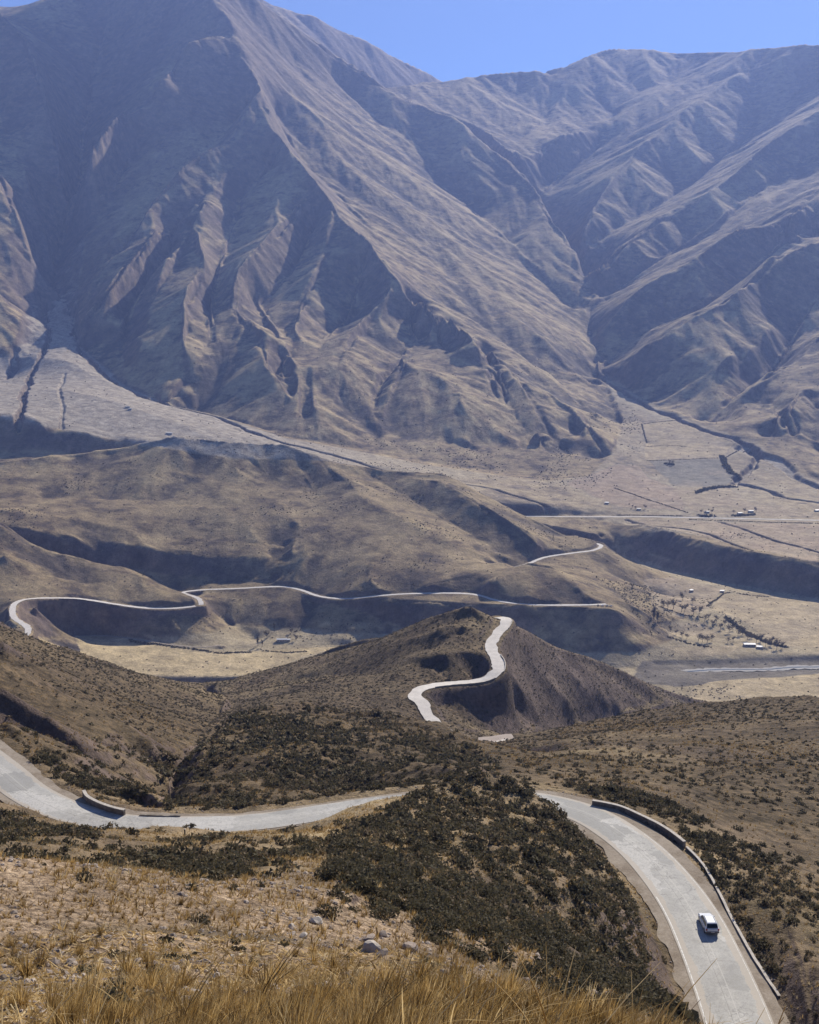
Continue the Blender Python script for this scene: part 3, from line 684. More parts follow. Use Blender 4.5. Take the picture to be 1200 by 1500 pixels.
# ---- roads -----------------------------------------------------------------------
def road_material(name, base, warm):
    s = NT(name, .85, .25)
    n = s.noise(.25, 8, .7)
    c = s.ramp(n, [(.3, tuple(v*.8 for v in base)), (.55, base), (.75, warm)])
    s.color(c); s.bump(s.noise(4, 6, .7), .3, .03)
    return s.m
RM = road_material('pale_gravel_road', (.62, .57, .50), (.70, .65, .57))
LAYM = road_material('pinkish_dirt', (.44, .36, .29), (.54, .46, .38))
s = NT('road_shoulder_gravel', .95, .15); n1 = s.noise(3.5, 8, .8); n2 = s.noise(.25, 6, .7)
c = s.mix(.55, s.ramp(n1, [(.3, (.10, .075, .055)), (.5, (.26, .21, .155)), (.68, (.46, .39, .31))]), s.ramp(n2, [(.35, (.19, .145, .10)), (.6, (.42, .36, .285))]))
s.color(c); s.bump(n1, .7, .08); SHM = s.m
def strip(name, c, hw, lift, mat, off=0.0, cross=6, wob=0.0, crown=0.0, parent=None):
    c = np.asarray(c); t = np.gradient(c[:, :2], axis=0); t /= np.linalg.norm(t, axis=1)[:, None]+1e-9
    nrm = np.stack([t[:, 1], -t[:, 0]], 1); n = len(c); V_ = []; hw = hw*np.ones(n)
    for k in range(cross+1):
        s_ = -1+2*k/cross
        ww = hw*s_+off
        if wob and abs(s_) == 1: ww = ww+hw*s_*wob*fbm(c[:, 0], c[:, 1], 6, 4, 91+(s_ > 0))
        V_.append(np.concatenate([c[:, :2]+nrm*ww[:, None], c[:, 2:3]+lift+crown*(1-s_*s_)], 1))
    V_ = np.stack(V_, 1).reshape(-1, 3)
    j, i = np.meshgrid(np.arange(n-1), np.arange(cross), indexing='ij'); a = (j*(cross+1)+i).ravel()
    return new_mesh(name, V_, np.stack([a, a+1, a+cross+2, a+cross+1], 1), 4, mat, parent=parent)
def dense(c, step):
    d = np.concatenate([[0], np.cumsum(np.linalg.norm(np.diff(c, axis=0), axis=1))]); s_ = np.arange(0, d[-1], step)
    return np.stack([np.interp(s_, d, c[:, k]) for k in range(3)], 1), s_/d[-1], s_
for k, (c, hw, bl) in ROADS.items():
    if k == 'near': continue
    dc, _, _ = dense(c, 3)
    o = strip('road', dc, hw*.82, .06, (LAYM if k == 'layby' else SHM if k == 'track' else RM), wob=.35)
    tag(o, 'pale unpaved road winding over the hills in the valley', 'road', kind='structure')
# asphalt of the near road, weathered to a pale grey
s = NT('weathered_asphalt', .8, .3)
n1 = s.noise(.35, 8, .7); n2 = s.noise(5, 6, .75); n3 = s.noise(.06, 4, .5)
c = s.ramp(n1, [(.3, (.34, .325, .29)), (.5, (.45, .43, .385)), (.7, (.54, .52, .465))])
c = s.mix(s.ramp(n3, [(.42, 0), (.6, .6)]), c, (.54, .52, .47))
c = s.mix(.5, c, s.ramp(n2, [(.3, .6), (.7, 1.3)]), 'MULTIPLY')
cr = s.voro(.22, out='Distance'); vv = s.n.new('ShaderNodeTexVoronoi'); vv.feature = 'DISTANCE_TO_EDGE'; vv.inputs['Scale'].default_value = .33
vn = s.n.new('ShaderNodeVectorMath'); vn.operation = 'ADD'; nn = s.n.new('ShaderNodeTexNoise'); nn.inputs['Scale'].default_value = .8
s.link(s.pos(), nn.inputs['Vector']); sc_ = s.n.new('ShaderNodeVectorMath'); sc_.operation = 'SCALE'; sc_.inputs['Scale'].default_value = 2.5
s.link(nn.outputs['Color'], sc_.inputs[0]); s.link(s.pos(), vn.inputs[0]); s.link(sc_.outputs[0], vn.inputs[1]); s.link(vn.outputs[0], vv.inputs['Vector'])
crk = s.math('MULTIPLY', s.ramp(vv.outputs['Distance'], [(0, 1), (.03, 0)]), s.ramp(s.noise(.05, 3, .5), [(.45, 0), (.55, .7)]))
c = s.mix(crk, c, (.16, .155, .15))
at = s.attr('across').outputs['Fac']      # metres from the centre line
wv = s.math('ABSOLUTE', at)
trk = s.ramp(s.math('ABSOLUTE', s.math('SUBTRACT', wv, 1.75)), [(.45, .35), (1.0, 0)])
c = s.mix(trk, c, (.33, .32, .295))
pv_ = s.voro(.16, vec=vn.outputs[0], out='Color'); pvr = s.sep(pv_)[0]
c = s.mix(s.ramp(pvr, [(.72, 0), (.76, .55)]), c, (.26, .255, .235)); c = s.mix(s.ramp(pvr, [(.16, .6), (.2, 0)]), c, (.60, .575, .52))
str_ = s.ramp(s.noise(1.6, 6, .7, dist=1.5), [(.42, .5), (.5, 0)]); c = s.mix(str_, c, (.29, .28, .25))
seam = s.ramp(s.math('ABSOLUTE', s.math('ADD', at, .25)), [(.03, .5), (.09, 0)]); c = s.mix(seam, c, (.58, .55, .49))
seam2 = s.ramp(s.math('ABSOLUTE', s.math('SUBTRACT', at, .55)), [(.03, .4), (.07, 0)]); c = s.mix(seam2, c, (.20, .19, .17))
dust = s.ramp(s.math('ADD', s.math('MULTIPLY', wv, .28), s.math('MULTIPLY', n1, .5)), [(.98, 0), (1.3, .8)])
c = s.mix(dust, c, (.46, .40, .32))
s.color(c); s.bump(n2, .35, .02); ASM = s.m
nc, nu_, ns_ = dense(ROADS['near'][0], .8)
_k = np.linspace(0, 1, len(near_tab)); cc0 = ROADS['near'][0]; dd0 = np.concatenate([[0], np.cumsum(np.linalg.norm(np.diff(cc0, axis=0), axis=1))])
_s = dd0[::14][:len(near_tab)]; bedw = np.interp(ns_, _s, [a[2] for a in near_tab]); aspw = np.interp(ns_, _s, [a[3] for a in near_tab])
o = strip('road_shoulder', nc, bedw, .0, SHM, wob=.24, crown=.03); tag(o, 'stony tan shoulder along the near asphalt road', 'road shoulder', kind='structure')
o = strip('road', nc, aspw, .06, ASM, wob=.015, crown=.05, cross=12); tag(o, 'weathered pale asphalt road bending round the slope below', 'road', kind='structure')
ac = o.data.attributes.new('across', 'FLOAT', 'POINT'); ac.data.foreach_set('value', (aspw[:, None]*np.linspace(-1, 1, 13)[None]).ravel().astype(np.float32))
s = NT('worn_road_paint', .7, .3); nz = s.noise(2.5, 6, .8)
s.color(s.mix(s.ramp(nz, [(.42, 0), (.52, 1)]), (.40, .39, .36), (.72, .70, .64))); PAINT = s.m
a0, a1 = np.searchsorted(ns_, _s[18]-6), np.searchsorted(ns_, _s[23])
t_ = np.gradient(nc[:, :2], axis=0); t_ /= np.linalg.norm(t_, axis=1)[:, None]; NRM = np.stack([t_[:, 1], -t_[:, 0]], 1)
def offset(c, nrm, d, lift=0.0): return np.concatenate([c[:, :2]+nrm*np.reshape(d*np.ones(len(c)), (-1, 1)), c[:, 2:3]+lift], 1)
def surf(d, w_):   # height of the crowned asphalt at offset d
    return .06+.05*(1-(d/w_)**2)
def line_mark(name, i0, i1, d, half, label):
    cc = offset(nc[i0:i1], NRM[i0:i1], d); w_ = aspw[i0:i1]; cc[:, 2] += surf(d*np.ones(len(cc)), w_)+.006
    o = strip(name, cc, half, 0, PAINT, cross=1); tag(o, label, 'road marking', kind='structure'); return o
line_mark('road_marking', a0+12, a1, aspw[a0+12:a1]-.28, .07, 'worn white edge line on the inner side of the near road')
line_mark('road_marking', a0-10, a1, -(aspw[a0-10:a1]-.25), .035, 'faint pale edge line on the outer side of the near road')
# ==== plants and stones ================================================================
rs = np.random.RandomState(7); random.seed(7)
def leaf_material(name, stops, rough=.85, thin=.42):
    s = NT(name, rough, .15)
    t = s.attr('tint').outputs['Fac']; oi = s.n.new('ShaderNodeObjectInfo').outputs['Random']
    f = s.math('ADD', s.math('MULTIPLY', t, .8), s.math('MULTIPLY', oi, .2))
    c = s.ramp(f, stops); s.color(c)
    tr = s.n.new('ShaderNodeBsdfTranslucent'); s.link(c, tr.inputs[0]); mx = s.n.new('ShaderNodeMixShader'); mx.inputs[0].default_value = thin
    s.link(s.b.outputs[0], mx.inputs[1]); s.link(tr.outputs[0], mx.inputs[2]); s.link(mx.outputs[0], s.n['Material Output'].inputs['Surface'])
    return s.m
SHRUB_M = leaf_material('shrub_foliage', [(.05, (.045, .036, .024)), (.35, (.082, .073, .043)), (.6, (.128, .108, .062)), (.82, (.20, .15, .09)), (1, (.30, .22, .13))], thin=.28)
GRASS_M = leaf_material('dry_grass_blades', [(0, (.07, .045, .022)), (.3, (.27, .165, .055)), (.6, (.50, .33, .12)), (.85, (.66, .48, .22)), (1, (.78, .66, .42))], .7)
STONE_M = NT('pale_stone', .9, .2)
_n = STONE_M.noise(3, 8, .7); _t = STONE_M.attr('tint').outputs['Fac']
STONE_M.color(STONE_M.mix(.45, STONE_M.ramp(_t, [(0, (.12, .085, .07)), (.4, (.27, .20, .165)), (.8, (.42, .34, .28)), (1, (.60, .54, .46))]), STONE_M.ramp(_n, [(.3, (.12, .10, .08)), (.7, (.5, .44, .36))])))
STONE_M.bump(STONE_M.noise(12, 6, .7), .6, .03); STONE_M = STONE_M.m
def set_tint(o, t):
    a = o.data.attributes.new('tint', 'FLOAT', 'POINT'); a.data.foreach_set('value', np.asarray(t, np.float32))

def shrub_proto(n, seed, leaf=.085, flat=.62):
    """unit shrub (radius 1): many small leaf tufts on an uneven dome plus twigs -> tris"""
    R = np.random.RandomState(seed)
    k = 7; lob = R.randn(k, 3); lob[:, 2] = np.abs(lob[:, 2]); lob /= np.linalg.norm(lob, axis=1)[:, None]; lob = lob*np.array([.55, .55, .4])*R.uniform(.6, 1.1, (k, 1)); lr = R.uniform(.28, .55, k)
    which = R.randint(0, k, n)
    d = R.randn(n, 3); d /= np.linalg.norm(d, axis=1)[:, None]; rr = lr[which]*R.uniform(.55, 1.0, n)**.5
    c = lob[which]+d*rr[:, None]; c[:, 2] = np.abs(c[:, 2])*flat*1.3
    sz = leaf*R.uniform(.6, 1.6, n)
    u = R.randn(n, 3); u /= np.linalg.norm(u, axis=1)[:, None]; w_ = np.cross(u, d+R.randn(n, 3)*.5); w_ /= np.linalg.norm(w_, axis=1)[:, None]+1e-6
    v = np.stack([c-u*sz[:, None], c+u*sz[:, None]*.9, c+w_*sz[:, None]*1.5], 1)
    tint = np.clip(R.rand(n)*.7+.15*(c[:, 2]/flat), 0, 1)
    return v.astype(np.float32), tint.astype(np.float32)
def scatter_mesh(name, protos, pos, rad, rot, tints, mat, pick, zs=None):
    Vs, Ts = [], []
    for p in range(len(protos)):
        m = pick == p
        if not m.any(): continue
        v, t = protos[p]; n, k = len(v), int(m.sum())
        ca, sa = np.cos(rot[m]), np.sin(rot[m]); rr = rad[m][:, None, None]; zz = (zs[m] if zs is not None else rad[m])[:, None, None]
        x = v[None, :, :, 0]*ca[:, None, None]-v[None, :, :, 1]*sa[:, None, None]; y = v[None, :, :, 0]*sa[:, None, None]+v[None, :, :, 1]*ca[:, None, None]
        q_ = np.stack([x*rr, y*rr, np.broadcast_to(v[None, :, :, 2], x.shape)*zz], -1)+pos[m][:, None, None, :]
        Vs.append(q_.reshape(-1, 3).astype(np.float32))
        Ts.append(np.repeat(np.clip(t[None]+tints[m][:, None], 0, 1).ravel(), v.shape[1]))
    Vs = np.concatenate(Vs); Ts = np.concatenate(Ts)
    o = new_mesh(name, Vs, np.arange(len(Vs)), protos[0][0].shape[1], mat, smooth=False); set_tint(o, Ts)
    return o

SPUR = [(500, 1225), (560, 1190), (640, 1150), (700, 1125), (760, 1140), (820, 1185), (870, 1240), (920, 1310), (960, 1400), (1000, 1500), (900, 1500), (770, 1440), (640, 1385), (520, 1340), (480, 1290)]
MOUND = [(235, 1195), (262, 1120), (300, 1075), (345, 1040), (480, 1025), (580, 1045), (700, 1095), (740, 1125), (640, 1165), (480, 1185), (300, 1200)]
RIGHT = [(790, 1135), (900, 1150), (960, 1165), (1200, 1290), (1200, 1500), (1150, 1500), (1110, 1420), (1060, 1310), (1010, 1230), (960, 1190), (860, 1165)]
LGUL = [(-100, 990), (0, 1030), (120, 1100), (170, 1070), (260, 1100), (290, 1130), (240, 1190), (180, 1170), (100, 1150), (0, 1080)]
UNDER = [(-50, 1165), (80, 1210), (200, 1230), (400, 1225), (520, 1215), (560, 1330), (400, 1300), (200, 1290), (0, 1270), (-50, 1270)]
def density(x, y, z):
    px, py = project(x, y, z); r_ = np.hypot(x, y)
    n = fbm(x, y, 14, 4, 101)*.5+.5; n2 = fbm(x, y, 70, 4, 103)*.5+.5
    d = .03+.10*sstep(.45, .65, n)
    d = np.where(r_ < 34, .06*sstep(24, 34, r_), d)
    def zone(poly, r0, r1): return in_poly(px, py, poly) & (r_ > r0) & (r_ < r1)
    d = np.where(zone(UNDER, 32, 165), .10+.6*sstep(.46, .62, fbm(x, y, 8, 4, 109)*.5+.5), d)
    d = np.where(zone(SPUR, 26, 175), .75+.3*n, d)
    d = np.where(zone(MOUND, 170, 420), .52+.45*sstep(.42, .6, n), d)
    d = np.where(zone(LGUL, 180, 330), .28+.6*sstep(.42, .6, n), d)
    d = np.where(zone(RIGHT, 95, 260), .28+.55*sstep(.40, .58, n), d)
    far = r_ > 330
    d = np.where(far & ~zone(MOUND, 170, 420), .06+.10*sstep(.4, .7, n2), d)
    d = np.where((r_ > 200) & (px > 760) & (r_ <= 330) & ~zone(RIGHT, 95, 260), .12+.22*sstep(.5, .7, n2), d)
    return d
def make_points(N, r0, r1):
    u = rs.rand(N); r_ = np.sqrt(r0*r0+u*(r1*r1-r0*r0)); a = rs.uniform(math.radians(-23), math.radians(23), N)
    x, y = r_*np.sin(a), r_*np.cos(a); z, j, i = gz_vec(x, y)
    return x, y, z, j, i
Ps = []
for r0, r1, per in ((24, 60, .9), (60, 200, .85), (200, 420, .5), (420, 1050, .20)):
    N = int(per*math.radians(46)*(r1*r1-r0*r0)/2)
    x, y, z, j, i = make_points(N, r0, r1)
    keep = (rs.rand(N)*per < density(x, y, z)*per*(1 if r1 <= 420 else 1.0)) & (ROADD[j, i] > .9) & (SLF[j, i] < 1.6)
    if r0 >= 420: keep = (rs.rand(N) < np.minimum(1, density(x, y, z)*9+.25)) & (ROADD[j, i] > .9)
    rad = np.where(r1 < 100, rs.uniform(.3, .8, N), rs.uniform(.35, 1.15, N)**(1.0 if r1 <= 420 else 1.6))
    Ps.append(np.stack([x, y, z, rad], 1)[keep])
x, y, z, j, i = make_points(560, 8, 45); kk = fbm(x, y, 4, 3, 107) > -.1
Ps.append(np.stack([x, y, z, rs.uniform(.10, .30, 560)], 1)[kk])
PT = np.concatenate(Ps)
vis = seen(PT[:, 0], PT[:, 1], PT[:, 2]+.35*PT[:, 3])
ppx, ppy = project(PT[:, 0], PT[:, 1], PT[:, 2]); inn = (ppx > 4) & (ppx < 1196) & (ppy > 0) & (ppy < 1492)
rP = np.hypot(PT[:, 0], PT[:, 1]); dense_zone = density(PT[:, 0], PT[:, 1], PT[:, 2]) > .55
PT[:, 3] *= np.where(dense_zone & (rP > 34), 1.35, 1.0)*np.where((rP > 180) & (rP < 430) & dense_zone, 1.25, 1.0)*(.75+.5*rs.rand(len(PT)))
size = PT[:, 3]/rP*np.where(vis & inn, 1, 0)
order = np.argsort(-size); single = np.zeros(len(PT), bool); single[order[:300]] = True
NEARP = [shrub_proto(420, 200+k, .06) for k in range(6)]
MIDP = [shrub_proto(90, 300+k, .13) for k in range(6)]
FARP = [shrub_proto(20, 400+k, .26) for k in range(6)]
shrub_meshes = []
GROUPNAME = 'shrubs on the near slopes'
def place_label(px, py):
    side = 'in the gully slope under the left road' if py < 1290 and px < 520 else ('on the bushy spur between the two road arms' if 480 <= px < 900 else ('on the stony foreground slope' if px < 480 else 'beside the car road near the bottom right'))
    return side
def proto_mesh(k):
    v, t = NEARP[k]; me_o = new_mesh('shrub', v.reshape(-1, 3), np.arange(v.size//3), 3, SHRUB_M, smooth=False); set_tint(me_o, np.repeat(t, 3)); return me_o
protos_o = [None]*6
for n_, idx in enumerate(order[:300]):
    k = n_ % 6
    if protos_o[k] is None: protos_o[k] = proto_mesh(k); o = protos_o[k]
    else: o = protos_o[k].copy(); COL.objects.link(o)
    x, y, z, r_ = PT[idx]; o.location = (x, y, z-.06*r_); o.rotation_euler = (0, 0, rs.uniform(0, 6.28)); h_ = rs.uniform(.85, 1.3); o.scale = (r_, r_*rs.uniform(.8, 1.1), r_*h_)
    tag(o, 'low dark thorny shrub '+place_label(ppx[idx], ppy[idx]), 'shrub', 'shrubs '+place_label(ppx[idx], ppy[idx]))
for nm, protos, lo, hi, lab in (('shrubbery', MIDP, 0, 230, 'dark olive shrubs thickly covering the spur and road banks'), ('shrubbery', FARP, 230, 1100, 'small scattered scrub dotting the brown hillsides below')):
    m = (~single) & (rP >= lo) & (rP < hi); q_ = PT[m]; n_ = len(q_)
    o = scatter_mesh(nm, protos, np.stack([q_[:, 0], q_[:, 1], q_[:, 2]-.06*q_[:, 3]], 1), q_[:, 3], rs.uniform(0, 6.28, n_), rs.uniform(-.18, .22, n_)+.22*(fbm(q_[:, 0], q_[:, 1], 40, 3, 111)), SHRUB_M, rs.randint(0, 6, n_), q_[:, 3]*rs.uniform(.75, 1.25, n_))
    tag(o, lab, 'scrub', kind='stuff')
print('shrubs', len(PT))

# grass ---------------------------------------------------------------------------------
def tuft_proto(n, seed, spread=.55, lean=.5, segs=3, width=.012):
    """unit tussock (height 1): curved tapering blades as quads"""
    R = np.random.RandomState(seed); a = R.uniform(0, 6.283, n); b0 = R.rand(n)**.5*.16
    h = R.uniform(.5, 1.0, n); out = R.uniform(.1, 1.0, n)*spread; wv = R.uniform(.6, 1.3, n)*width; la = R.normal(0, .25, n)
    base = np.stack([b0*np.cos(a), b0*np.sin(a), np.zeros(n)], 1)
    side = np.stack([-np.sin(a+la), np.cos(a+la), np.zeros(n)], 1); dirr = np.stack([np.cos(a+la), np.sin(a+la), np.zeros(n)], 1)
    rows_ = []
    for k in range(segs+1):
        t = k/segs; c = base+dirr*(out*t**1.8)[:, None]+np.array([lean*.25, 0, 0])*t**2; c[:, 2] = h*t*(1-.25*out*t)
        wdt = (wv*(1-t)**.7+.0015)[:, None]
        rows_.append((c-side*wdt, c+side*wdt))
    q_ = []
    for k in range(segs):
        q_.append(np.stack([rows_[k][0], rows_[k][1], rows_[k+1][1], rows_[k+1][0]], 1))
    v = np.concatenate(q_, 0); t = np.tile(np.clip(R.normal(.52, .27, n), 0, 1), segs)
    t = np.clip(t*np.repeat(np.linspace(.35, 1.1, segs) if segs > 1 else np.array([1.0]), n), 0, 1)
    return v.astype(np.float32), t.astype(np.float32)
TUFT = [tuft_proto(80, 500+k, .6) for k in range(5)]+[tuft_proto(50, 520+k, .3, .6) for k in range(3)]
TUFT_S = [tuft_proto(34, 540+k, .8, .3, 2, .022) for k in range(6)]
TUFT_F = [tuft_proto(9, 560+k, .9, .3, 1, .07) for k in range(6)]
def grass_layer(N, r0, r1, dens, h0, h1, protos, label, tsh=0.0, azr=24, parentless=True):
    u = rs.rand(N); r_ = np.sqrt(r0*r0+u*(r1*r1-r0*r0)); a = rs.uniform(math.radians(-azr), math.radians(azr), N)
    x, y = r_*np.sin(a), r_*np.cos(a); z, j, i = gz_vec(x, y); px, py = project(x, y, z)
    k = (rs.rand(N) < dens(x, y, px, py, r_)) & (ROADD[j, i] > .6)
    x, y, z = x[k], y[k], z[k]; n = len(x); hh = rs.uniform(h0, h1, n)
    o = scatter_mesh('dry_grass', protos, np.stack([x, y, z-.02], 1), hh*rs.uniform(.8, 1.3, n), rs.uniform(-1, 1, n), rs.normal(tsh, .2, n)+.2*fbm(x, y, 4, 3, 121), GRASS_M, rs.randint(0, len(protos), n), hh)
    tag(o, label, 'grass', kind='stuff'); print('grass', n, len(o.data.polygons)); return o
def d_front(x, y, px, py, r_):      # thick golden grass along the viewer's feet
    edge = 1478-26*sstep(300, 600, px)+26*sstep(250, 60, px)
    return sstep(.02, .35, fbm(x, y, 1.1, 3, 131)*1.3+ (py-edge)/75)*(py < 1575)*(.25+.75*sstep(80, 260, px))
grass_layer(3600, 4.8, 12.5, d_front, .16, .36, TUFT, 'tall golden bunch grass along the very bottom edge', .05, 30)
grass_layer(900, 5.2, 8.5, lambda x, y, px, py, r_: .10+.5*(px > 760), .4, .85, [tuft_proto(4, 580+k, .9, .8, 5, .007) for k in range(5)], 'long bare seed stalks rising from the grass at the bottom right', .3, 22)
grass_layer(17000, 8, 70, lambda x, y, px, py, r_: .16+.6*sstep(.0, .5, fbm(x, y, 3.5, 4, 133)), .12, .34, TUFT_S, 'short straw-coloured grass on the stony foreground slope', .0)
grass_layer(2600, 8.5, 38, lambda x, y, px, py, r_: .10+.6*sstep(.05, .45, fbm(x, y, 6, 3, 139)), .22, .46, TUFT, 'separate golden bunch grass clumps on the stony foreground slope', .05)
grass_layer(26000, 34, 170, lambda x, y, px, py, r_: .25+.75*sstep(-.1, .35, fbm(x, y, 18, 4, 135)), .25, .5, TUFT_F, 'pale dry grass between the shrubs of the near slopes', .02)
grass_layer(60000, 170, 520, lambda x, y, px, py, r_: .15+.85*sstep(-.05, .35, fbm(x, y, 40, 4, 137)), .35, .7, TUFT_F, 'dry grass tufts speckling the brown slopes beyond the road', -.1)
# single tussocks one can point to
TUS = [(135, 1492, .42, 'bright golden tussock at the bottom left edge', 0, .25), (35, 1325, .40, 'pale green-gold tussock on the left slope edge', 1, -.05), (265, 1325, .55, 'dark-based tussock standing upright on the brow', 2, -.2), (185, 1425, .38, 'orange tussock in the stony left foreground', 3, .0),
       (112, 1360, .36, 'straw tussock beside a bare shrub left of centre', 4, .1), (230, 1360, .34, 'bleached tussock leaning on the stony slope', 1, .25), (440, 1385, .34, 'golden tussock above the pale boulder', 0, .05), (350, 1345, .30, 'small amber tussock right of the brow', 2, .1),
       (180, 1345, .32, 'grey straw tussock below the left brow', 3, -.1), (60, 1415, .33, 'dry tussock with dark roots at far left', 4, -.15), (520, 1345, .30, 'thin tussock by the row of small pale stones', 5, .1), (600, 1395, .36, 'golden tussock right of the pale boulder', 0, .1)]
for px, py, h_, lab, k, ti in TUS:
    p = hit(px, py)
    if p is None: continue
    v, t = TUFT[k]; o = new_mesh('grass_tussock', v.reshape(-1, 3), np.arange(v.size//3), 4, GRASS_M, smooth=False); set_tint(o, np.repeat(np.clip(t+ti, 0, 1), 4))
    o.location = p-Vector((0, 0, .02)); o.scale = (h_*1.25, h_*1.25, h_); tag(o, lab, 'grass tussock')
# long bare stalks against the road
for n_, (px, py, h_, lean, lab) in enumerate(((830, 1497, .95, -.3, 'tall pale grass stalk left of the dark boulder'), (905, 1497, .75, .1, 'pale grass stalk leaning over the dark boulder'), (940, 1499, .8, .45, 'bent pale stalk above the road edge'), (1120, 1499, .9, .35, 'tall straw stalk at the bottom right corner'), (1150, 1499, 1.0, .2, 'thick straw stalk right of the road foot'), (1178, 1497, .8, .3, 'straw stalk at the lower right edge'), (815, 1490, .7, -.5, 'arching pale stalk in front of the bushy spur'))):
    a_ = math.atan2(px-600, 1640)*1.02; p = Vector((6.6*math.sin(a_), 6.6*math.cos(a_), 0)); p.z = ground_z(p.x, p.y); h_ *= 1.0; V_ = []; n = 12
    for k in range(n+1):
        t = k/n; c = np.array([p.x+lean*h_*t**2, p.y+.1*t*t, p.z-.02+h_*t*(1-.2*abs(lean)*t)]); wd = .009*(1-t)+.003
        V_ += [c+[-wd, 0, 0], c+[wd*.5, wd, 0], c+[wd*.5, -wd, 0]]
    F_ = []
    for k in range(n):
        for m_ in range(3): F_ += [k*3+m_, k*3+(m_+1) % 3, k*3+3+(m_+1) % 3, k*3+3+m_]
    o = new_mesh('grass_stalk', V_, F_, 4, GRASS_M); set_tint(o, np.full(len(V_), .85)); tag(o, lab, 'grass stalk')
a_ = math.atan2(968-600, 1640); p = Vector((7*math.sin(a_), 7*math.cos(a_), 0)); p.z = ground_z(p.x, p.y); t = bpy.data.objects.new('dry_weed', None); COL.objects.link(t); t.location = p; tag(t, 'thin dark dried weed with small round seed heads over the road', 'weed')
for dx, dz in ((-.02, .50), (.0, .46), (.03, .49), (-.12, .30)):
    V_ = []; n = 8
    for k in range(n+1):
        f = k/n; c = np.array([dx*f*f*1.6, .01*f, dz*f]); wd = .0022; V_ += [c+[-wd, 0, 0], c+[wd*.5, wd, 0], c+[wd*.5, -wd, 0]]
    F_ = []
    for k in range(n):
        for m_ in range(3): F_ += [k*3+m_, k*3+(m_+1) % 3, k*3+3+(m_+1) % 3, k*3+3+m_]
    o = new_mesh('stem', V_, F_, 4, SHRUB_M, parent=t); set_tint(o, np.full(len(V_), .0))
    import bmesh
    bm = bmesh.new(); bmesh.ops.create_icosphere(bm, subdivisions=1, radius=.009)
    for v_ in bm.verts: v_.co += Vector((dx*1.6, .01, dz))
    vs = np.array([[q_.co[:] for q_ in f.verts] for f in bm.faces]); bm.free(); o = new_mesh('seed_head', vs.reshape(-1, 3), np.arange(vs.size//3), 3, SHRUB_M, parent=t); set_tint(o, np.zeros(vs.size//3))
# straw litter and pebbles
def litter(N, r0, r1, label):
    u = rs.rand(N); r_ = r0*(r1/r0)**u; a = rs.uniform(math.radians(-24), math.radians(24), N); x, y = r_*np.sin(a), r_*np.cos(a); z, j, i = gz_vec(x, y)
    ln = rs.uniform(.05, .22, N)*(.6+r_/25); th = rs.uniform(0, 3.14, N); wd = rs.uniform(.003, .008, N)*(1+r_/10)
    d = np.stack([np.cos(th), np.sin(th), rs.uniform(-.3, .5, N)], 1); s_ = np.stack([-np.sin(th), np.cos(th), rs.uniform(-.5, .5, N)], 1)
    c = np.stack([x, y, z+.03], 1)
    v = np.stack([c-d*ln[:, None]/2-s_*wd[:, None], c+d*ln[:, None]/2-s_*wd[:, None]*.4, c+d*ln[:, None]/2+s_*wd[:, None]*.4, c-d*ln[:, None]/2+s_*wd[:, None]], 1).reshape(-1, 3)
    o = new_mesh('straw_litter', v, np.arange(len(v)), 4, GRASS_M, smooth=False); set_tint(o, np.repeat(np.clip(rs.normal(.6, .28, N), 0, 1), 4)); tag(o, label, 'straw', kind='stuff')
litter(42000, 4, 34, 'broken straw and twigs littering the stony foreground')
def rock_proto(seed, sub=1, squash=.6):
    import bmesh
    bm = bmesh.new(); bmesh.ops.create_icosphere(bm, subdivisions=sub, radius=1); R = random.Random(seed)
    pl = [(Vector((R.gauss(0, 1), R.gauss(0, 1), R.gauss(0, 1))).normalized(), R.uniform(.55, .9)) for _ in range(9)]
    for v in bm.verts:
        for n_, d_ in pl:
            e_ = v.co.dot(n_)-d_
            if e_ > 0: v.co -= n_*e_
        v.co *= R.uniform(.93, 1.07); v.co.z *= squash
    bmesh.ops.triangulate(bm, faces=bm.faces[:]); vs = np.array([[v.co[:] for v in f.verts] for f in bm.faces], np.float32); bm.free(); return vs
ROCKP = [(rock_proto(k), None) for k in range(6)]; ROCKP = [(v, np.full(len(v), 0.0, np.float32)) for v, _ in ROCKP]
def pebbles(N, r0, r1, s0, s1, label, azr=24, mask=None, name='gravel', grow=0.0):
    u = rs.rand(N); r_ = r0*(r1/r0)**u; a = rs.uniform(math.radians(-azr), math.radians(azr), N); x, y = r_*np.sin(a), r_*np.cos(a); z, j, i = gz_vec(x, y)
    k = np.ones(N, bool) if mask is None else mask(x, y, z, j, i)
    x, y, z, r_ = x[k], y[k], z[k], r_[k]; n = len(x); rad = s0+(s1-s0)*rs.rand(n)**3; rad *= (1+grow*r_)
    o = scatter_mesh(name, ROCKP, np.stack([x, y, z+rad*.1], 1), rad, rs.uniform(0, 6.28, n), rs.rand(n)*.8, STONE_M, rs.randint(0, 6, n)); tag(o, label, 'gravel', kind='stuff')
pebbles(24000, 4, 70, .012, .06, 'small broken stones over the foreground slope', grow=.05, mask=lambda x, y, z, j, i: rs.rand(len(x)) < sstep(-.4, .3, fbm(x, y, 5, 3, 141)))
pebbles(26000, 95, 200, .06, .22, 'loose gravel heaped along the road verges', mask=lambda x, y, z, j, i: (ROADD[j, i] > -.3) & (ROADD[j, i] < 1.6))
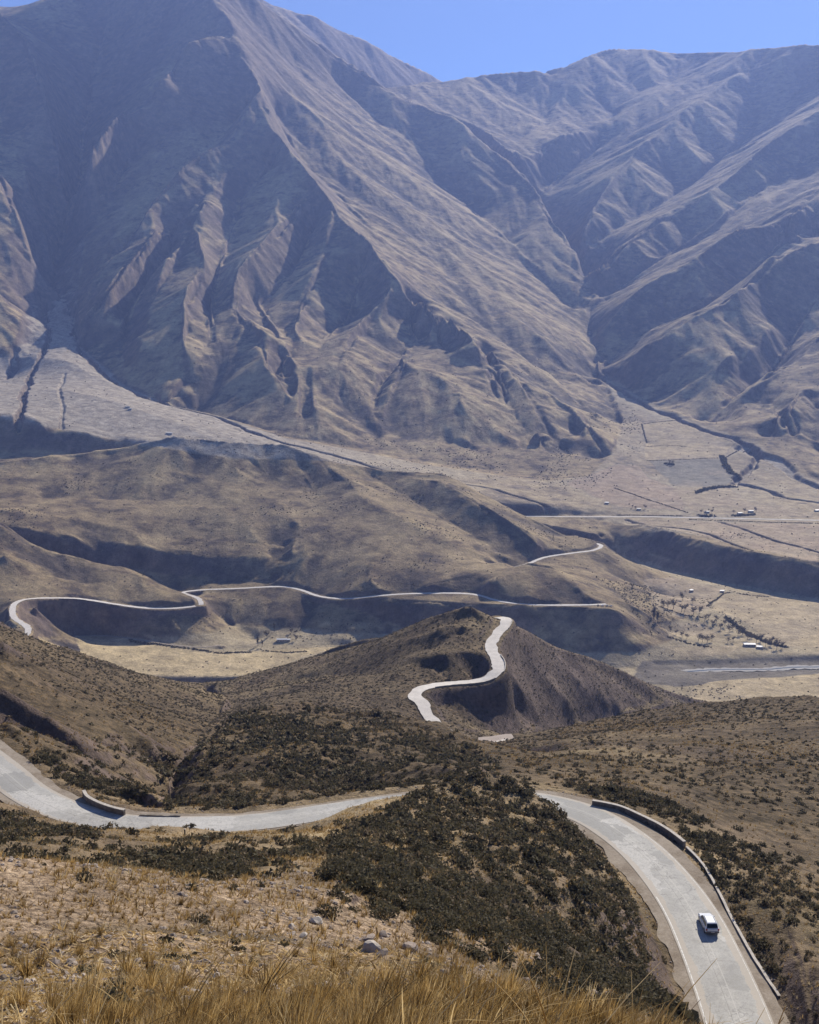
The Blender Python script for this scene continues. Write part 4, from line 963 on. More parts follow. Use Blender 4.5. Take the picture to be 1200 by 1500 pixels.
for n_, (px, py, s_, ti, lab) in enumerate(((545, 1393, .36, .95, 'largest pale angular boulder on the foreground slope'), (560, 1400, .25, .6, 'grey boulder leaning on the largest pale boulder'), (463, 1352, .24, 1.0, 'rounded whitish stone on the brow edge'), (445, 1374, .18, .95, 'whitish stone left below the brow edge'), (427, 1359, .14, .9, 'small whitish stone beside a tussock'),
        (535, 1378, .32, .35, 'flat grey slab behind the pale boulder'), (600, 1392, .30, .35, 'dark slab right of the pale boulder'), (560, 1372, .18, .3, 'dark stone above the pale boulder'), (225, 1397, .09, 1.0, 'small white stone on the stony left slope'), (400, 1418, .11, .95, 'narrow white stone in the lower middle'),
        (305, 1497, .12, .95, 'white stone at the bottom edge'), (900, 1492, .20, .15, 'dark boulder on the bottom edge beside the road'), (930, 1497, .13, .3, 'small grey stone right of the dark bottom boulder'), (650, 1425, .13, 1.0, 'white stone half hidden in golden grass'), (340, 1402, .1, .9, 'white chip left of the lower middle'))):
    p = hit(px, py)
    if py > 1470 and px > 700: a_ = math.atan2(px-600, 1640); p = Vector((7.4*math.sin(a_), 7.4*math.cos(a_), 0)); p.z = ground_z(p.x, p.y)
    if p is None: continue
    s_ *= 17/.36*p.length/1650
    v = rock_proto(900+n_, 2, .65 if n_ != 5 else .35); o = new_mesh('stone', v.reshape(-1, 3), np.arange(v.size//3), 3, STONE_M, smooth=False); set_tint(o, np.full(v.size//3, ti))
    o.location = p+Vector((0, 0, s_*.2)); o.scale = (s_, s_*.8, s_); o.rotation_euler = (rs.uniform(-.3, .3), rs.uniform(-.3, .3), rs.uniform(0, 6)); tag(o, lab, 'stone')
# ==== built things ======================================================================
def simple(name, col, rough=.6, spec=.4, metal=0.0, var=.0, scale=3):
    s = NT(name, rough, spec); s.b.inputs['Metallic'].default_value = metal
    if var:
        n = s.noise(scale, 6, .65, vec=s.obj()); s.color(s.ramp(n, [(.3, tuple(v*(1-var) for v in col)), (.7, tuple(min(1, v*(1+var)) for v in col))]))
    else: s.color(col)
    return s.m
M_white = simple('white_car_paint', (.74, .76, .77), .25, .5); M_glass = simple('dark_car_glass', (.012, .014, .018), .08, .6)
M_tyre = simple('tyre_rubber', (.02, .02, .02), .85, .2); M_rim = simple('alloy', (.45, .45, .46), .35, .5, .8)
M_red = simple('red_lamp_lens', (.35, .01, .012), .2, .5); M_lamp = simple('clear_lamp_lens', (.6, .6, .58), .15, .5)
M_trim = simple('grey_bumper_plastic', (.16, .15, .15), .6, .3); M_plate = simple('number_plate_metal', (.55, .55, .53), .5, .3); M_darkpaint = simple('dark_car_paint', (.03, .032, .04), .3, .5)
M_bodyg = simple('silver_dusty_paint', (.50, .49, .47), .4, .45)
def empty(name, loc, rz=0.0):
    o = bpy.data.objects.new(name, None); COL.objects.link(o); o.location = loc; o.rotation_euler = (0, 0, rz); o.empty_display_size = .5; return o
def poly_obj(name, verts, faces, mat, parent=None, bevel=0.0, smooth=False):
    me = bpy.data.meshes.new(name); me.from_pydata([tuple(v) for v in verts], [], faces); me.update(); o = bpy.data.objects.new(name, me); COL.objects.link(o)
    if mat: me.materials.append(mat)
    if parent: o.parent = parent
    if smooth:
        for p in me.polygons: p.use_smooth = True
    if bevel:
        m = o.modifiers.new('bevel', 'BEVEL'); m.width = bevel; m.segments = 2; m.limit_method = 'ANGLE'; m.angle_limit = .5
    return o
def prism(name, prof, half, mat, parent, bevel=0.0, inset=None):
    """side profile (y, z) extruded across x; inset = narrowing of each profile point"""
    n = len(prof); inset = inset or [0]*n
    v = [(-(half-inset[i]), prof[i][0], prof[i][1]) for i in range(n)]+[((half-inset[i]), prof[i][0], prof[i][1]) for i in range(n)]
    f = [list(range(n))[::-1], list(range(n, 2*n))]+[[i, (i+1) % n, n+(i+1) % n, n+i] for i in range(n)]
    return poly_obj(name, v, f, mat, parent, bevel)
def box(name, c, s_, mat, parent=None, bevel=0.0, rz=0.0):
    x, y, z = s_[0]/2, s_[1]/2, s_[2]/2; ca, sa = math.cos(rz), math.sin(rz)
    v = [(c[0]+a*ca-b*sa, c[1]+a*sa+b*ca, c[2]+d) for a in (-x, x) for b in (-y, y) for d in (-z, z)]
    return poly_obj(name, v, [(0, 1, 3, 2), (4, 6, 7, 5), (0, 4, 5, 1), (2, 3, 7, 6), (0, 2, 6, 4), (1, 5, 7, 3)], mat, parent, bevel)
def cyl_x(name, c, r_, w_, mat, parent, n=24, inner=0.0):
    v = []; f = []
    for k in range(n):
        a = 6.2832*k/n; v += [(c[0]-w_/2, c[1]+r_*math.cos(a), c[2]+r_*math.sin(a)), (c[0]+w_/2, c[1]+r_*math.cos(a), c[2]+r_*math.sin(a))]
    for k in range(n): a, b = 2*k, 2*((k+1) % n); f.append((a, b, b+1, a+1))
    f += [[2*k for k in range(n)], [2*k+1 for k in range(n)][::-1]]
    return poly_obj(name, v, f, mat, parent, .012)
def make_car(body_mat, lab, loc, rz, low=M_trim):
    t = empty('parked_car' if 'parked' in lab else 'car', loc, rz); tag(t, lab, 'car')
    # +y is the front
    body = prism('body', [(-2.12, .34), (-2.18, .55), (-2.12, .86), (-1.9, .93), (.95, .95), (1.6, .86), (2.05, .72), (2.14, .5), (2.08, .3), (1.68, .26), (1.6, .5), (1.3, .62), (1.0, .5), (.92, .26), (-.98, .26), (-1.06, .5), (-1.36, .62), (-1.66, .5), (-1.74, .3)], .875, body_mat, t, .05, [.05, .03, .02, .06, .06, .1, .14, .08, .06]+[0]*9+[0])
    prism('cabin', [(-2.0, .9), (-1.66, 1.40), (-1.5, 1.46), (.05, 1.47), (.3, 1.42), (1.08, .92)], .80, body_mat, t, .03, [.02, .13, .16, .16, .14, .04])
    prism('rear_window', [(-2.015, .955), (-1.73, 1.36), (-1.70, 1.36), (-1.985, .955)], .70, M_glass, t, 0, [0, .08, .08, 0])
    prism('windshield', [(1.035, .98), (.36, 1.40), (.33, 1.40), (1.0, .98)], .70, M_glass, t, 0, [.0, .06, .06, .0])
    for sx in (-1, 1):
        for y0, y1, y2, y3 in ((-1.62, -1.40, -.72, -.72), (-.62, -.62, .22, .22), (.30, .30, .36, .86)):
            v = [(sx*.797, y0, .985), (sx*.677, y1, 1.375), (sx*.677, y2, 1.375), (sx*.797, y3, .985)]; k = [(a-sx*.03, b, c) for a, b, c in v]
            poly_obj('side_window', v+k, [(0, 1, 2, 3), (7, 6, 5, 4), (0, 4, 5, 1), (1, 5, 6, 2), (2, 6, 7, 3), (3, 7, 4, 0)], M_glass, t)
        box('tail_light', (sx*.76, -2.135, .80), (.17, .09, .26), M_red, t, .02); box('headlight', (sx*.62, 2.06, .66), (.30, .1, .14), M_lamp, t, .03)
        box('mirror', (sx*.95, .78, 1.0), (.18, .10, .13), body_mat, t, .03)
        for yy in (1.3, -1.36):
            w_ = cyl_x('wheel', (sx*.77, yy, .32), .32, .20, M_tyre, t); cyl_x('rim', (sx*.86, yy, .32), .20, .03, M_rim, w_, 12)
        box('door_handle', (sx*.885, -.55, .80), (.02, .16, .03), M_trim, t)
    box('rear_bumper', (0, -2.17, .46), (1.66, .16, .24), low, t, .05); box('front_bumper', (0, 2.1, .42), (1.56, .14, .22), low, t, .05)
    box('number_plate', (0, -2.262, .52), (.44, .02, .13), M_plate, t)
    for sx in (-.55, .55): box('roof_rail', (sx, -.7, 1.50), (.035, 1.5, .04), M_trim, t, .01)
    return t
cp = PZ(1044, 1371, -78.9); ci = int(np.argmin(np.hypot(nc[:, 0]-cp[0], nc[:, 1]-cp[1]))); hd = -t_[ci]; rz = math.atan2(hd[1], hd[0])-math.pi/2
cpos = np.array(cp[:2])+hd*2.2; cz = -79+.06+.045
make_car(M_white, 'white estate car driving up the asphalt road at lower right', (cpos[0], cpos[1], cz), rz)
for px, py, m_, lab, hdg in ((876.5, 886.5, M_darkpaint, 'dark parked car at the near end of the cliff-top lay-by', .3), (883, 886.5, M_white, 'white parked car nearest the dark one on the cliff-top lay-by', 1.4), (889.5, 886.8, M_bodyg, 'silver parked car in the middle of the cliff-top lay-by', 1.3), (895, 887.2, M_white, 'white parked car farthest out on the cliff-top lay-by', 1.6)):
    p = P(px, py, 1641); z_ = ground_z(p[0], p[1]); make_car(m_, lab, (p[0], p[1], z_+.5), hdg)

# stone and concrete walls ----------------------------------------------------------------
s = NT('weathered_masonry', .95, .15); vb = s.voro(1.6); c = s.ramp(s.noise(1.2, 8, .7), [(.3, (.16, .135, .11)), (.55, (.30, .26, .215)), (.75, (.42, .375, .32))])
c = s.mix(.6, c, s.ramp(vb, [(.0, 1.15), (.55, .6)]), 'MULTIPLY'); s.color(c); s.bump(vb, .7, .06); MAS = s.m
COP = simple('pale_worn_concrete', (.52, .47, .40), .9, .2, 0, .25, 1.5)
def wall(name, pts3, h, thick, lab, cat='parapet', depth=1.2, cope=True, jag=.0, seed=0):
    c, _, sd = dense(np.array(pts3, float), .5); n = len(c); t = np.gradient(c[:, :2], axis=0); t /= np.linalg.norm(t, axis=1)[:, None]+1e-9; nr = np.stack([t[:, 1], -t[:, 0]], 1)
    R = np.random.RandomState(seed); hh = h*(1+jag*fbm(c[:, 0], c[:, 1], 2.2, 3, 150+seed)); wob = .03*R.randn(n)
    root = empty(name, tuple(c[n//2])); tag(root, lab, cat); o3 = c[n//2]
    V_ = np.stack([offset(c, nr, -thick/2+wob)-[0, 0, depth], np.concatenate([offset(c, nr, -thick/2+wob)[:, :2], (c[:, 2]+hh)[:, None]], 1), np.concatenate([offset(c, nr, thick/2+wob)[:, :2], (c[:, 2]+hh)[:, None]], 1), offset(c, nr, thick/2+wob)-[0, 0, depth]], 1).reshape(-1, 3)-o3
    F_ = []
    for j in range(n-1):
        for k in range(3): F_ += [j*4+k, j*4+k+1, j*4+5+k, j*4+4+k]
    F_ += [0, 1, 2, 3, (n-1)*4+3, (n-1)*4+2, (n-1)*4+1, (n-1)*4]
    new_mesh('masonry', V_, F_, 4, MAS, smooth=False, parent=root)
    if cope:
        q_ = [offset(c, nr, d)+np.stack([np.zeros(n), np.zeros(n), hh+z_], 1) for d, z_ in ((-thick/2-.05, .004), (-thick/2-.05, .10), (thick/2+.05, .10), (thick/2+.05, .004))]
        V_ = np.stack(q_, 1).reshape(-1, 3)-o3; F2 = []
        for j in range(n-1):
            for k in range(4): F2 += [j*4+k, j*4+(k+1) % 4, j*4+4+(k+1) % 4, j*4+4+k]
        F2 += [0, 1, 2, 3, (n-1)*4+3, (n-1)*4+2, (n-1)*4+1, (n-1)*4]
        new_mesh('coping', V_, F2, 4, COP, smooth=False, parent=root)
    return root
def wl(px_pts, z=-79.0): return spline([PZ(a, b, z) for a, b in px_pts], 8)
wall('parapet_wall', wl([(868, 1178), (907, 1186), (938, 1199), (976, 1219), (1004, 1240)]), .62, .42, 'tall dark stone parapet with pale top along the right bend', jag=.06)
wall('parapet_wall', wl([(1006, 1242), (1029, 1266), (1051, 1304), (1070, 1342), (1096, 1390), (1111, 1415), (1143, 1463)]), (.14), .26, 'low broken kerb wall beside the car road, outer side', jag=.9, seed=3)
wall('parapet_wall', wl([(123, 1166), (129, 1175), (146, 1184), (166, 1191), (183, 1195)]), .95, .45, 'short curved parapet on the outer edge of the left bend', seed=5)
wall('parapet_wall', wl([(205, 1195), (235, 1196), (268, 1196)]), .22, .4, 'crumbled remains of a low wall right of the short parapet', jag=.6, seed=7, cope=False)
bc = ROADS['bend'][0]; bd, _, bs = dense(bc, 2); bt = np.gradient(bd[:, :2], axis=0); bt /= np.linalg.norm(bt, axis=1)[:, None]; bn = np.stack([bt[:, 1], -bt[:, 0]], 1)
def side_wall(i0, i1, d, lab, seed):
    c = offset(bd[i0:i1], bn[i0:i1], d); wall('parapet_wall', c, .55, .4, lab, jag=.25, seed=seed)
bpx, bpy_ = project(bd[:, 0], bd[:, 1], bd[:, 2])
ia = int(np.argmin(np.hypot(bpx-630, bpy_-1006))); ib = int(np.argmin(np.hypot(bpx-722, bpy_-992))); ic = int(np.argmin(np.hypot(bpx-735, bpy_-920))); idd = int(np.argmin(np.hypot(bpx-742, bpy_-907)))
side_wall(ia, ib, 4.1, 'low pale wall along the front edge of the S-bend road', 11)
side_wall(ib+3, ib+18, 4.1, 'low pale wall inside the second curve of the S-bend road', 12)
side_wall(ic, idd, 4.1, 'low pale wall at the top of the S-bend road', 13)
for n_, (xa, xb, yy) in enumerate(((737, 748, 1080), (751, 759, 1080.5), (763, 776, 1080), (779, 791, 1079))):
    a_, b_ = P(xa, yy, 519), P(xb, yy, 520); z_ = P(745, 1082, 519)[2]
    wall('parapet_block', [(a_[0], a_[1], z_), (b_[0], b_[1], z_)], .8, .6, ['first', 'second', 'third', 'last'][n_]+' stone block from the left in the parapet of the small viewpoint', seed=20+n_, depth=4)
# kilometre post
p = hit(271, 1226, 120); t = empty('road_post', p); tag(t, 'small dark roadside post at the lower edge of the left road', 'road post')
box('post', (0, 0, .45), (.16, .16, 1.1), simple('dark_post_paint', (.05, .045, .04), .8), t, .02); box('cap', (0, 0, 1.03), (.2, .2, .06), COP, t, .01)

# person on the viewpoint ------------------------------------------------------------------
def person(loc, rz, lab):
    pm = simple('dark_jacket', (.03, .03, .04), .9); me = bpy.data.meshes.new('person')
    J = [((0, 0, .95), .15), ((0, 0, 1.15), .15), ((0, 0, 1.38), .17), ((0, .01, 1.50), .065), ((0, .02, 1.62), .10), ((0, .02, 1.72), .085),
         ((.10, 0, .88), .10), ((.12, .02, .5), .065), ((.13, 0, .09), .045), ((.13, .14, .04), .04), ((-.10, 0, .88), .10), ((-.13, .03, .5), .065), ((-.15, 0, .09), .045), ((-.15, .14, .04), .04),
         ((.19, 0, 1.40), .06), ((.26, .0, 1.13), .045), ((.24, .12, .92), .035), ((.23, .15, .84), .03), ((-.19, 0, 1.40), .06), ((-.27, .0, 1.13), .045), ((-.26, .1, .92), .035), ((-.26, .13, .84), .03)]
    E = [(0, 1), (1, 2), (2, 3), (3, 4), (4, 5), (0, 6), (6, 7), (7, 8), (8, 9), (0, 10), (10, 11), (11, 12), (12, 13), (2, 14), (14, 15), (15, 16), (16, 17), (2, 18), (18, 19), (19, 20), (20, 21)]
    me.from_pydata([j[0] for j in J], E, []); o = bpy.data.objects.new('person', me); COL.objects.link(o); me.materials.append(pm)
    o.modifiers.new('skin', 'SKIN'); sk = me.skin_vertices[0].data
    for i_, j in enumerate(J): sk[i_].radius = (j[1], j[1]*.8)
    sk[0].use_root = True; m = o.modifiers.new('sub', 'SUBSURF'); m.levels = 1; m.render_levels = 1
    o.location = loc; o.rotation_euler = (0, 0, rz); tag(o, lab, 'person'); return o
pp = P(739, 1088, 512); person((pp[0], pp[1], ground_z(pp[0], pp[1])+.12), 2.6, 'person in dark clothes standing on the pale viewpoint lay-by')

# bare trees ---------------------------------------------------------------------------------
BARK = simple('grey_bark', (.11, .095, .08), .9, .1, 0, .3, 2); TWIG = leaf_material('bare_twigs', [(0, (.05, .042, .034)), (.5, (.09, .075, .06)), (1, (.14, .12, .095))])
def tree_mesh(seed, poplar):
    R = np.random.RandomState(seed); tr = []; tw = []; tt = []
    def tube(a, b, r0, r1):
        a, b = np.array(a, float), np.array(b, float); d = b-a; d /= np.linalg.norm(d)+1e-9; u = np.cross(d, [.3, .9, .1]); u /= np.linalg.norm(u); w_ = np.cross(d, u); q_ = []
        for k in range(4):
            e0 = 1.5708*k; e1 = 1.5708*(k+1); f0 = u*math.cos(e0)+w_*math.sin(e0); f1 = u*math.cos(e1)+w_*math.sin(e1); q_.append([a+f0*r0, a+f1*r0, b+f1*r1, b+f0*r1])
        return q_
    top = np.array([R.normal(0, .04), R.normal(0, .04), .95 if poplar else .5]); tr += tube((0, 0, -.05), top*.5, .03, .02)+tube(top*.5, top, .02, .006)
    for k in range(16 if poplar else 9):
        f = R.uniform(.15 if poplar else .45, 1); a = R.uniform(0, 6.28); b = top*f; sp = .13 if poplar else .36
        e = b+np.array([math.cos(a)*sp*R.uniform(.6, 1), math.sin(a)*sp*R.uniform(.6, 1), R.uniform(.15, .4)]); tr += tube(b, e, .010, .004)
        for m_ in range(16):
            g = b+(e-b)*R.uniform(.25, 1); h_ = g+np.array([R.normal(0, .35*sp+.02), R.normal(0, .35*sp+.02), R.uniform(.03, .17)]); s2 = np.cross(h_-g, R.randn(3)); s2 = s2/np.linalg.norm(s2)*.016
            tw.append([g-s2, g+s2, h_+s2*.4, h_-s2*.4]); tt.append(R.rand())
    return np.array(tr), np.array(tw), np.array(tt)
TREES = []
for k in range(6):
    a_, b_, c_ = tree_mesh(700+k, k >= 4); TREES.append((a_, b_, c_))
tmesh = [None]*6
def place_tree(px, py, h, k, lab, group, z=-498, loc=None):
    if loc is None: x, y, _ = PZ(px, py, z); p = Vector((x, y, ground_z(x, y)))
    else: p = loc
    root = empty('bare_tree', p, random.uniform(0, 6)); tag(root, lab, 'tree', group); root.scale = (h, h, h*random.uniform(.9, 1.1))
    if tmesh[k] is None:
        a_, b_, c_ = TREES[k]; t1 = new_mesh('trunk', a_.reshape(-1, 3), np.arange(a_.size//3), 4, BARK, smooth=False, parent=root); t2 = new_mesh('crown', b_.reshape(-1, 3), np.arange(b_.size//3), 4, TWIG, smooth=False, parent=root); set_tint(t2, np.repeat(c_, 4)); tmesh[k] = (t1, t2)
    else:
        for q_ in tmesh[k]: c = q_.copy(); COL.objects.link(c); c.parent = root
G1 = 'bare trees of the long row across the lower fields'
for n_, (px, py) in enumerate(((1032, 915), (1038, 912), (1044, 918), (1050, 914), (1056, 922), (1062, 918), (1068, 927), (1074, 923), (1081, 932), (1088, 929), (1095, 938), (1101, 934), (1108, 942), (1115, 940), (1122, 947), (1130, 945), (1138, 951), (1146, 950))):
    place_tree(px, py, random.uniform(11, 17), n_ % 4, 'leafless tree in the slanting row running down to the white farmhouse', G1)
G2 = 'bare trees along the upper field edge'
for n_, (px, py) in enumerate(((972, 906), (978, 907), (986, 906), (998, 908), (1003, 907), (1016, 909), (1024, 908))):
    place_tree(px, py, random.uniform(13, 18), (n_*2) % 4, 'leafless tree in the straight row above the small square field', G2)
G3 = 'bare trees along the lower field edge'
for n_, (px, py) in enumerate(((982, 935), (990, 938), (999, 940), (1006, 942), (1023, 943), (1029, 944), (1036, 944), (1043, 942), (1066, 943), (1074, 942))):
    place_tree(px, py, random.uniform(10, 14), (n_*3) % 4, 'leafless tree in the loose row below the small square field', G3)
for n_, (px, py, h, k, lab) in enumerate(((957, 928, 24, 4, 'tall poplar standing at the cliff foot left of the fields'), (963, 932, 19, 5, 'shorter poplar right beside the tall one at the cliff foot'), (1000, 890, 15, 0, 'lone bare tree above the straight tree row'), (1015, 893, 12, 1, 'small bare tree between field and straight tree row'), (950, 900, 12, 2, 'bare tree on the rough ground below the brown slope'), (925, 893, 10, 3, 'bare tree at the rim near the cliff-top lay-by'))):
    place_tree(px, py, h, k, lab, None)
for n_, (px, py, h, k, lab) in enumerate(((378, 944, 13, 4, 'slender poplar left of the small valley farmhouse'), (384, 945, 10, 5, 'second slender poplar left of the small valley farmhouse'), (391, 936, 15, 0, 'broad bare tree just left of the small valley farmhouse'), (402, 930, 13, 5, 'poplar behind the small valley farmhouse'), (434, 938, 10, 1, 'bare tree just right of the small valley farmhouse'), (427, 931, 9, 2, 'small bare tree behind the right end of the valley farmhouse'))):
    place_tree(px, py, h, k, lab, None, z=-497)
def on_fan(px, py): return hit(px, py, 2250) or Vector(PZ(px, py, -450))
G4 = 'bare trees around the houses by the far road'
for n_, (px, py, lab) in enumerate(((926, 744, 'bare tree left of the white-roofed hut by the far road'), (931, 746, 'bare tree touching the left wall of the hut by the far road'), (945, 746, 'bare tree right of the white-roofed hut by the far road'), (1027, 752, 'bare tree left of the middle house by the far road'), (1033, 754, 'bare tree in front of the middle house by the far road'), (1043, 752, 'bare tree right of the middle house by the far road'),
        (1075, 752, 'bare tree left of the paired houses by the far road'), (1091, 751, 'bare tree between the paired houses by the far road'), (1108, 750, 'bare tree right of the paired houses by the far road'), (981, 679, 'clump-like bare tree alone in the upper field'), (985, 681, 'smaller bare tree beside the clump in the upper field'))):
    place_tree(px, py, random.uniform(9, 14), n_ % 4, lab, None, loc=on_fan(px, py))

# houses ------------------------------------------------------------------------------------
ADOBE = simple('adobe_wall', (.34, .25, .18), .95, .1, 0, .2, .5); WHITEW = simple('whitewashed_wall', (.38, .34, .29), .85, .2, 0, .1, .5); TIN = simple('pale_tin_roof', (.50, .50, .50), .6, .4, .1, .15, .6); WOOD = simple('dark_door_wood', (.08, .05, .035), .8); PANE = simple('window_glass', (.03, .035, .04), .15, .5)
def house(p, w_, d_, h_, rz, wall_m, lab, gable=.0, wing=False):
    t = empty('house', p, rz); tag(t, lab, 'house')
    box('wall', (0, 0, h_/2-1), (w_, d_, h_+2), wall_m, t)
    e = .35
    if gable:
        v = [(-w_/2-e, -d_/2-e, h_+.02), (w_/2+e, -d_/2-e, h_+.02), (w_/2+e, d_/2+e, h_+.02), (-w_/2-e, d_/2+e, h_+.02), (-w_/2-e, 0, h_+gable), (w_/2+e, 0, h_+gable)]; rf = poly_obj('roof', v, [(0, 1, 5, 4), (2, 3, 4, 5), (0, 4, 3), (1, 2, 5), (3, 2, 1, 0)], TIN, t)
    else:
        v = [(-w_/2-e, -d_/2-e, h_+.02), (w_/2+e, -d_/2-e, h_+.02), (w_/2+e, d_/2+e, h_+.5), (-w_/2-e, d_/2+e, h_+.5)]; k = [(a, b, c+.15) for a, b, c in v]; rf = poly_obj('roof', v+k, [(3, 2, 1, 0), (4, 5, 6, 7), (0, 1, 5, 4), (1, 2, 6, 5), (2, 3, 7, 6), (3, 0, 4, 7)], TIN, t)
    box('door', (-w_*.1, -d_/2-.03, 1.0), (1.0, .1, 2.0), WOOD, t)
    for xx in ([-.33, .2, .38] if w_ > 9 else [.25]):
        f = box('window', (w_*xx, -d_/2-.03, 1.55), (1.2, .1, 1.0), WOOD, t); box('pane', (w_*xx, -d_/2-.09, 1.55), (1.0, .03, .8), PANE, f)
    if wing:
        box('annex', (w_/2+2.6, .6, h_*.4-1), (5.2, d_*.7, h_*.8+2), wall_m, t); box('annex_roof', (w_/2+2.75, .6, h_*.8+.12), (5.8, d_*.7+.7, .2), TIN, t)
    return t
def vp(px, py, z=-498):
    x, y, _ = PZ(px, py, z); return Vector((x, y, ground_z(x, y)))
house(vp(413, 939, -497), 15, 7, 3.4, .05, WHITEW, 'white farmhouse with pale roof beyond the yellow field', .9, True)
house(vp(1098, 947), 17, 8, 3.2, -.05, WHITEW, 'long white farmhouse at the lower end of the tree row', .8, False)
house(vp(1113, 950), 9, 7, 2.8, -.25, WHITEW, 'low white outbuilding at the right end of the long farmhouse', .6)
house(vp(1013, 868), 6, 5, 2.6, .2, ADOBE, 'small dark adobe hut alone in the upper lower-terrace field', 0)
house(vp(1058, 868), 7, 5, 2.6, -.2, ADOBE, 'adobe hut beside the dark hedge corner', 0)
for px, py, w_, lab, g in ((889, 738, 9, 'pale-roofed shed on the fan at the rim of the dark gorge', 0), (936, 747, 9, 'white-roofed hut left of the far road fork', .6), (1036, 751, 10, 'middle house with white roof behind dark trees by the far road', .7), (1084, 753, 10, 'left one of the paired houses by the far road', .6), (1100, 750, 11, 'right one of the paired houses by the far road', .9), (187, 597, 12, 'upper white shed on the left fan', .5), (191, 600, 9, 'small white shed just below the upper one on the left fan', 0), (248, 636, 16, 'long white shed on the lower part of the left fan', 0), (1197, 749, 10, 'house cut by the right edge above the far road', .7)):
    p = hit(px, py, 2250)
    if p is not None: house(p, w_, 7, 3.2, random.uniform(-.3, .3), WHITEW, lab, g)

# hedges and field walls ----------------------------------------------------------------------
def hedge(pts, wd, ht, lab, seed, cat='hedge', z=None):
    q_ = [(vp(a, b, z) if z else on_fan(a, b)) for a, b in pts]; c, _, _ = dense(np.array([tuple(v) for v in q_]), 1.6); R = np.random.RandomState(seed)
    k = R.rand(len(c)) < .85; c = c[k]; c = np.repeat(c, 2, axis=0); c[:, :2] += R.normal(0, wd*.35, (len(c), 2)); zz, _, _ = gz_vec(c[:, 0], c[:, 1]); c[:, 2] = zz-.2; n = len(c)
    o = scatter_mesh('hedge', FARP, c, R.uniform(.6, 1.2, n)*wd*.6, R.uniform(0, 6.28, n), R.uniform(-.2, .0, n), SHRUB_M, R.randint(0, 6, n), R.uniform(.5, 1.3, n)*ht*1.2); tag(o, lab, cat)
hedge([(900, 715), (930, 725), (965, 737), (1008, 751)], 3, 2.5, 'long dark hedge slanting down to the far road', 1)
hedge([(940, 621), (945, 640), (948, 649)], 3, 2, 'short upright hedge at the left of the upper fields', 2)
hedge([(944, 621), (985, 616), (1002, 617)], 2.5, 2, 'thin hedge across the top of the upper fields', 3)
hedge([(942, 653), (975, 652), (1005, 654)], 2.5, 1.6, 'broken hedge across the middle of the upper fields', 4)
hedge([(948, 675), (1000, 673), (1052, 671)], 2.5, 1.8, 'straight hedge between the straw and the grey field', 5)
hedge([(1058, 668), (1062, 680), (1072, 694), (1084, 703)], 10, 6, 'thick dark thicket curving down beside the stream', 6, 'thicket')
hedge([(1020, 722), (1035, 717), (1052, 714), (1070, 713), (1080, 714)], 9, 6, 'dark thicket in the middle of the fan fields', 7, 'thicket')
hedge([(1060, 672), (1078, 662), (1100, 661)], 3, 2.5, 'hedge above the curved thicket', 8)
hedge([(1010, 761), (1060, 763), (1120, 765), (1200, 767)], 2.5, 2.5, 'dark hedge along the lower side of the far road', 9)
hedge([(905, 755), (960, 755), (1000, 756)], 2.5, 1.6, 'low scrubby hedge on the upper side of the far road', 10)
hedge([(968, 908), (1000, 911), (1030, 911)], 2.5, 2, 'dark hedge under the straight tree row', 11, z=-498)
hedge([(1036, 895), (1046, 882), (1060, 870), (1076, 867)], 3, 2, 'dark hedge climbing to the hut corner', 12, z=-498)
hedge([(1065, 908), (1090, 925), (1120, 940), (1150, 948)], 7, 4, 'dense undergrowth along the slanting tree row', 13, 'thicket', z=-498)
hedge([(1080, 869), (1100, 872), (1125, 874)], 4, 2, 'dark hedge patch right of the hut corner', 14, z=-498)
hedge([(980, 944), (1010, 948), (1040, 950)], 4, 2.5, 'scrubby hedge at the lower border of the bottom field', 15, z=-498)
hedge([(385, 951), (420, 953), (450, 951)], 3, 2, 'scrub line in front of the small valley farmhouse', 16, z=-498)
hedge([(190, 940), (260, 951), (320, 956), (370, 953)], 4, 2.5, 'dark scrub line along the back of the yellow field', 17, z=-498)
hedge([(1024, 755), (1034, 757), (1044, 756)], 8, 5, 'dark bushes crowding the middle house by the far road', 18, 'thicket')
hedge([(1076, 756), (1090, 755), (1106, 754)], 7, 4, 'dark bushes crowding the paired houses by the far road', 19, 'thicket')
hedge([(975, 679), (982, 680), (988, 681)], 7, 5, 'small dark bush clump alone in the upper field', 20, 'thicket')
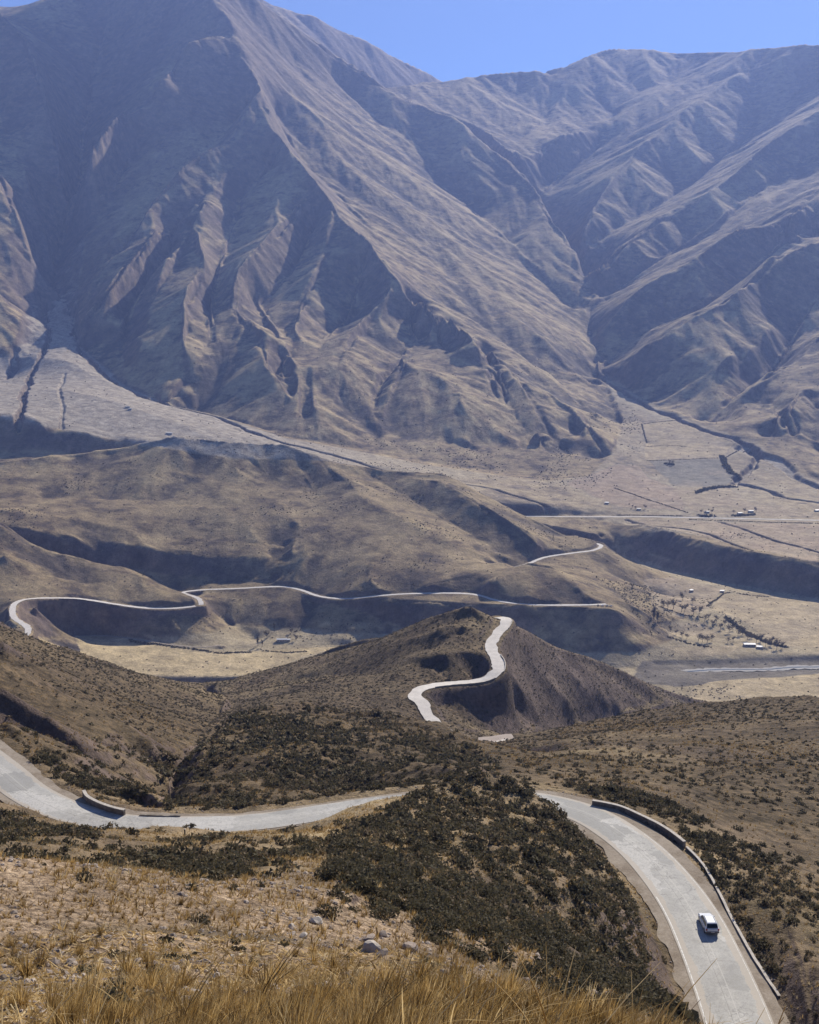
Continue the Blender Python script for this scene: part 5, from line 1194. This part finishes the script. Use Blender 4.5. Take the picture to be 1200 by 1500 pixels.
# scattered valley bushes
def valley_scrub(N, r0, r1, azr, dens, lab, r_lo, r_hi):
    u = rs.rand(N); r_ = np.sqrt(r0*r0+u*(r1*r1-r0*r0)); a = rs.uniform(math.radians(-azr), math.radians(azr), N); x, y = r_*np.sin(a), r_*np.cos(a); z, j, i = gz_vec(x, y); px, py = project(x, y, z)
    k = (rs.rand(N) < dens(x, y, px, py, r_, SLF[j, i])) & (ROADD[j, i] > 3); x, y, z = x[k], y[k], z[k]; n = len(x); rad = rs.uniform(r_lo, r_hi, n)
    v4 = [shrub_proto(9, 800+q_, .5) for q_ in range(4)]
    o = scatter_mesh('scrub', v4, np.stack([x, y, z-.1], 1), rad, rs.uniform(0, 6.28, n), rs.uniform(-.25, .1, n), SHRUB_M, rs.randint(0, 4, n)); tag(o, lab, 'scrub', kind='stuff'); print('scrub', n)
valley_scrub(60000, 1450, 2350, 23, lambda x, y, px, py, r_, sl: .02+.35*sstep(.15, .5, fbm(x, y, 90, 4, 161))*(1-.9*(in_poly(px, py, [(110, 936), (510, 940), (380, 992), (120, 970)])))+.5*in_poly(px, py, [(890, 850), (960, 860), (985, 900), (960, 940), (930, 900)]), 'small bushes dotting the valley floor and middle hills', .7, 1.7)
valley_scrub(60000, 2350, 4100, 23, lambda x, y, px, py, r_, sl: .02+.5*sstep(-.1, .4, fbm(x, y, 120, 4, 163))*in_poly(px, py, [(330, 590), (420, 620), (600, 650), (800, 670), (905, 560), (945, 610), (940, 660), (860, 720), (700, 720), (560, 685), (420, 650)]), 'scrub scattered over the stony debris at the mountain foot', 1.0, 2.4)
# river ------------------------------------------------------------------------------------
s = NT('shallow_river_water', .12, .5); s.color((.10, .12, .13)); s.bump(s.noise(.6, 4, .6), .3, .1); WAT = s.m
rv_ = spline([PZ(a, b, -504.2) for a, b in ((900, 1000), (960, 990), (1010, 984), (1060, 981), (1120, 981), (1160, 978), (1230, 977), (1400, 975))], 8)
o = strip('riverbed', dense(rv_, 4)[0], 8.0, .35, road_material('pale_river_gravel', (.34, .32, .29), (.42, .40, .36)), wob=.7); tag(o, 'pale gravel bed of the river', 'riverbed', kind='structure')
o = strip('river', dense(rv_, 4)[0], 1.8, .42, WAT, wob=.6); tag(o, 'shallow river', 'river', kind='structure')
